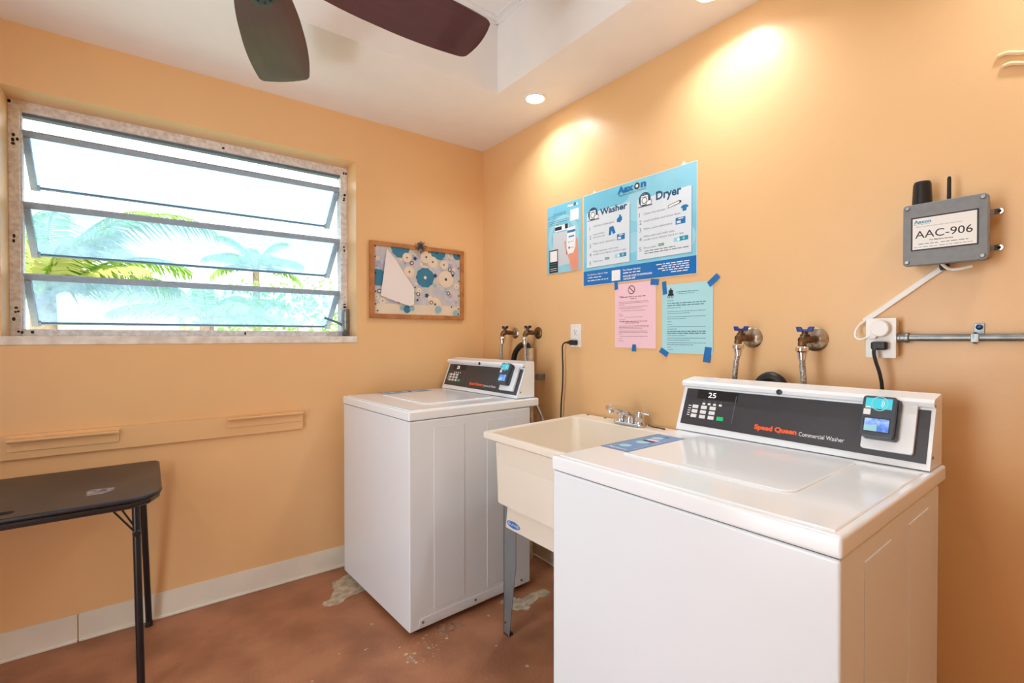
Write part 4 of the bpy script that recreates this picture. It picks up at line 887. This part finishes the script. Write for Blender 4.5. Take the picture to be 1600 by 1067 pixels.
fr_ = MB(); ins = .022
rail = [(TXb-.012, TYb-.03), (TXb-.012, TYa+.09), (TXb-.035, TYa+.04), (TXb-.085, TYa+.012), (TXa+.085, TYa+.012), (TXa+.035, TYa+.04), (TXa+.012, TYa+.09), (TXa+.012, TYb-.03), (TXa+.04, TYb-.012), (TXb-.04, TYb-.012), (TXb-.012, TYb-.03)]
fr_.tube([(x, y, tz-.0245) for x, y in rail], .0125, 10); fr_.build('frame_rail', table_f, tb)
def tleg(x, y, xf, yf):
    l = MB().tube([(x, y, tz-.035), (xf, yf, .018)], .0115, 12).build('leg', table_f, tb)
    MB().lathe([(.0135, 0), (.0135, .018), (.011, .022)], (xf, yf, 0), (0, 0, 1), 12).build('foot', rubber, l)
tleg(-1.756, -.505, -1.745, -.520); tleg(-1.742, -.135, -1.722, -.045); tleg(-2.434, -.505, -2.445, -.520); tleg(-2.448, -.135, -2.468, -.045)
for sx, xx in ((1, -1.756), (-1, -2.434)):
    b_ = MB()
    for dy in (0, .010): b_.tube([(xx-sx*.075+sx*dy*2.6, -.507+dy*.3, tz-.038), (xx-sx*.002+sx*dy*.1, -.507, tz-.145+dy*1.5)], .0032, 6)
    bb = b_.build('leg_brace', table_f, tb); MB().lathe([(.012, 0), (.012, .006), (.008, .009)], (xx+.002, -.516, tz-.145), (0, -1, 0), 14).build('knuckle', table_f, bb)
MB().tube([(-1.744, -.50, tz-.06), (-1.742, -.14, tz-.06)], .009, 8).tube([(-2.446, -.50, tz-.06), (-2.448, -.14, tz-.06)], .009, 8).build('cross_bar', table_f, tb)

# ------------------------------------------------------------------ ceiling fan
HX, HY, HZ = -1.519, -1.240, 2.185
fan = root('ceiling_fan', (HX, HY, HZ), 0, 'ceiling fan with five dark mahogany blades hanging from the ceiling tray', 'ceiling fan')
fanm = mat('pewter_fan_metal', (84, 88, 88), .3, .8, var=.1)
MB().lathe([(.02, .0), (.09, .01), (.105, .03), (.105, .09), (.07, .13), (.03, .14)], (0, 0, .01), (0, 0, 1), 32).build('motor_housing', fanm, fan)
MB().lathe([(.011, 0), (.011, .34)], (0, 0, .14), (0, 0, 1), 14).build('downrod', fanm, fan)
MB().lathe([(.02, 0), (.05, .02), (.065, .07), (.065, .082)], (0, 0, ZT-HZ-.083), (0, 0, 1), 24).build('canopy', fanm, fan)
MB().lathe([(.005, -.055), (.05, -.05), (.072, -.03), (.075, 0), (.06, .014)], (0, 0, 0), (0, 0, 1), 28).build('switch_housing', fanm, fan)
def bw_(r):
    w = .085+(.097-.085)*(1-((r-.473)/(.66-.473))**2) if r > .36 else None
    if w is None: t_ = (r-.19)/(.36-.19); w = .074+(.0926-.074)*t_+.003*sin(pi*t_)
    return w
for k in range(5):
    a = R(70.8)-k*R(72); pit = R(11.07)
    rs_ = [.19, .195]+[.22+.03*i for i in range(14)]+[.64]
    right = [(.19, .060)]+[(r, bw_(r)) for r in rs_[1:]]+[(.652, .0835), (.662, .076)]
    arc = [(.662+.012*(1-(t_/.076)**2), t_) for t_ in (.05, .025, 0, -.025, -.05)]
    outl_ = right+arc+[(x, -y) for x, y in right[::-1]]
    Mx = Matrix.Rotation(a, 4, 'Z') @ Matrix.Rotation(-pit, 4, 'X')
    bl = MB().prism(outl_, lambda u, v, n: Vector((u, v, n-.003)), .006, bev=.0015)
    b = bl.build('blade', blade_m, fan); b.matrix_local = Mx
    ir = MB().prism([(.06, -.02), (.10, -.016), (.15, -.030), (.195, -.032), (.218, -.016), (.224, 0), (.218, .016), (.195, .032), (.15, .030), (.10, .016), (.06, .02)], lambda u, v, n: Vector((u, v, -.011+n)), .007, bev=.0025)
    for u, v in ((.198, -.016), (.198, .016), (.208, 0)): ir.lathe([(.005, 0), (.005, .003)], (u, v, -.011), (0, 0, -1), 8)
    ir.build('blade_iron', fanm, b)

# ------------------------------------------------------------------ recessed lights
lamp_m = mat('lit_lens', (255, 250, 240), .4, emit=(255, 248, 232), estr=14)
ringm = mat('white_trim_ring', (240, 236, 228), .4)
DL = [((-.183, -.738), 'round lit recessed light in the soffit near the room corner'), ((-.183, -1.666), 'round lit recessed light in the soffit at the top edge above the posters'),
      ((-.183, -2.594), 'round lit recessed light in the soffit furthest right, nearest the camera'),
      ((-2.6, -1.9), 'round lit recessed light added in the unseen west soffit opposite the posters'), ((-2.6, -2.9), 'round lit recessed light added in the unseen west soffit nearest the camera')]  # west pair added out of view to light the east wall evenly
for (x, y), lb_ in DL:
    t = root('recessed_light', (x, y, ZC), 0, lb_, 'ceiling light', 'recessed ceiling lights')
    MB().lathe([(.040, -.0005), (.046, -.007), (.056, -.006), (.0575, 0), (.040, 0)], (0, 0, 0), (0, 0, 1), 32).build('trim_ring', ringm, t)
    MB().lathe([(.0445, 0), (.0445, .001)], (0, 0, -.0045), (0, 0, 1), 28).build('lens', lamp_m, t)
    l = light('downlight', 'AREA', (x, y, ZC-.012), (0, 0, 0), CAN_POWER if x > -1 else 2.6, (.84, .93, 1.0), shape='DISK', size=.085); l.data.spread = R(136)
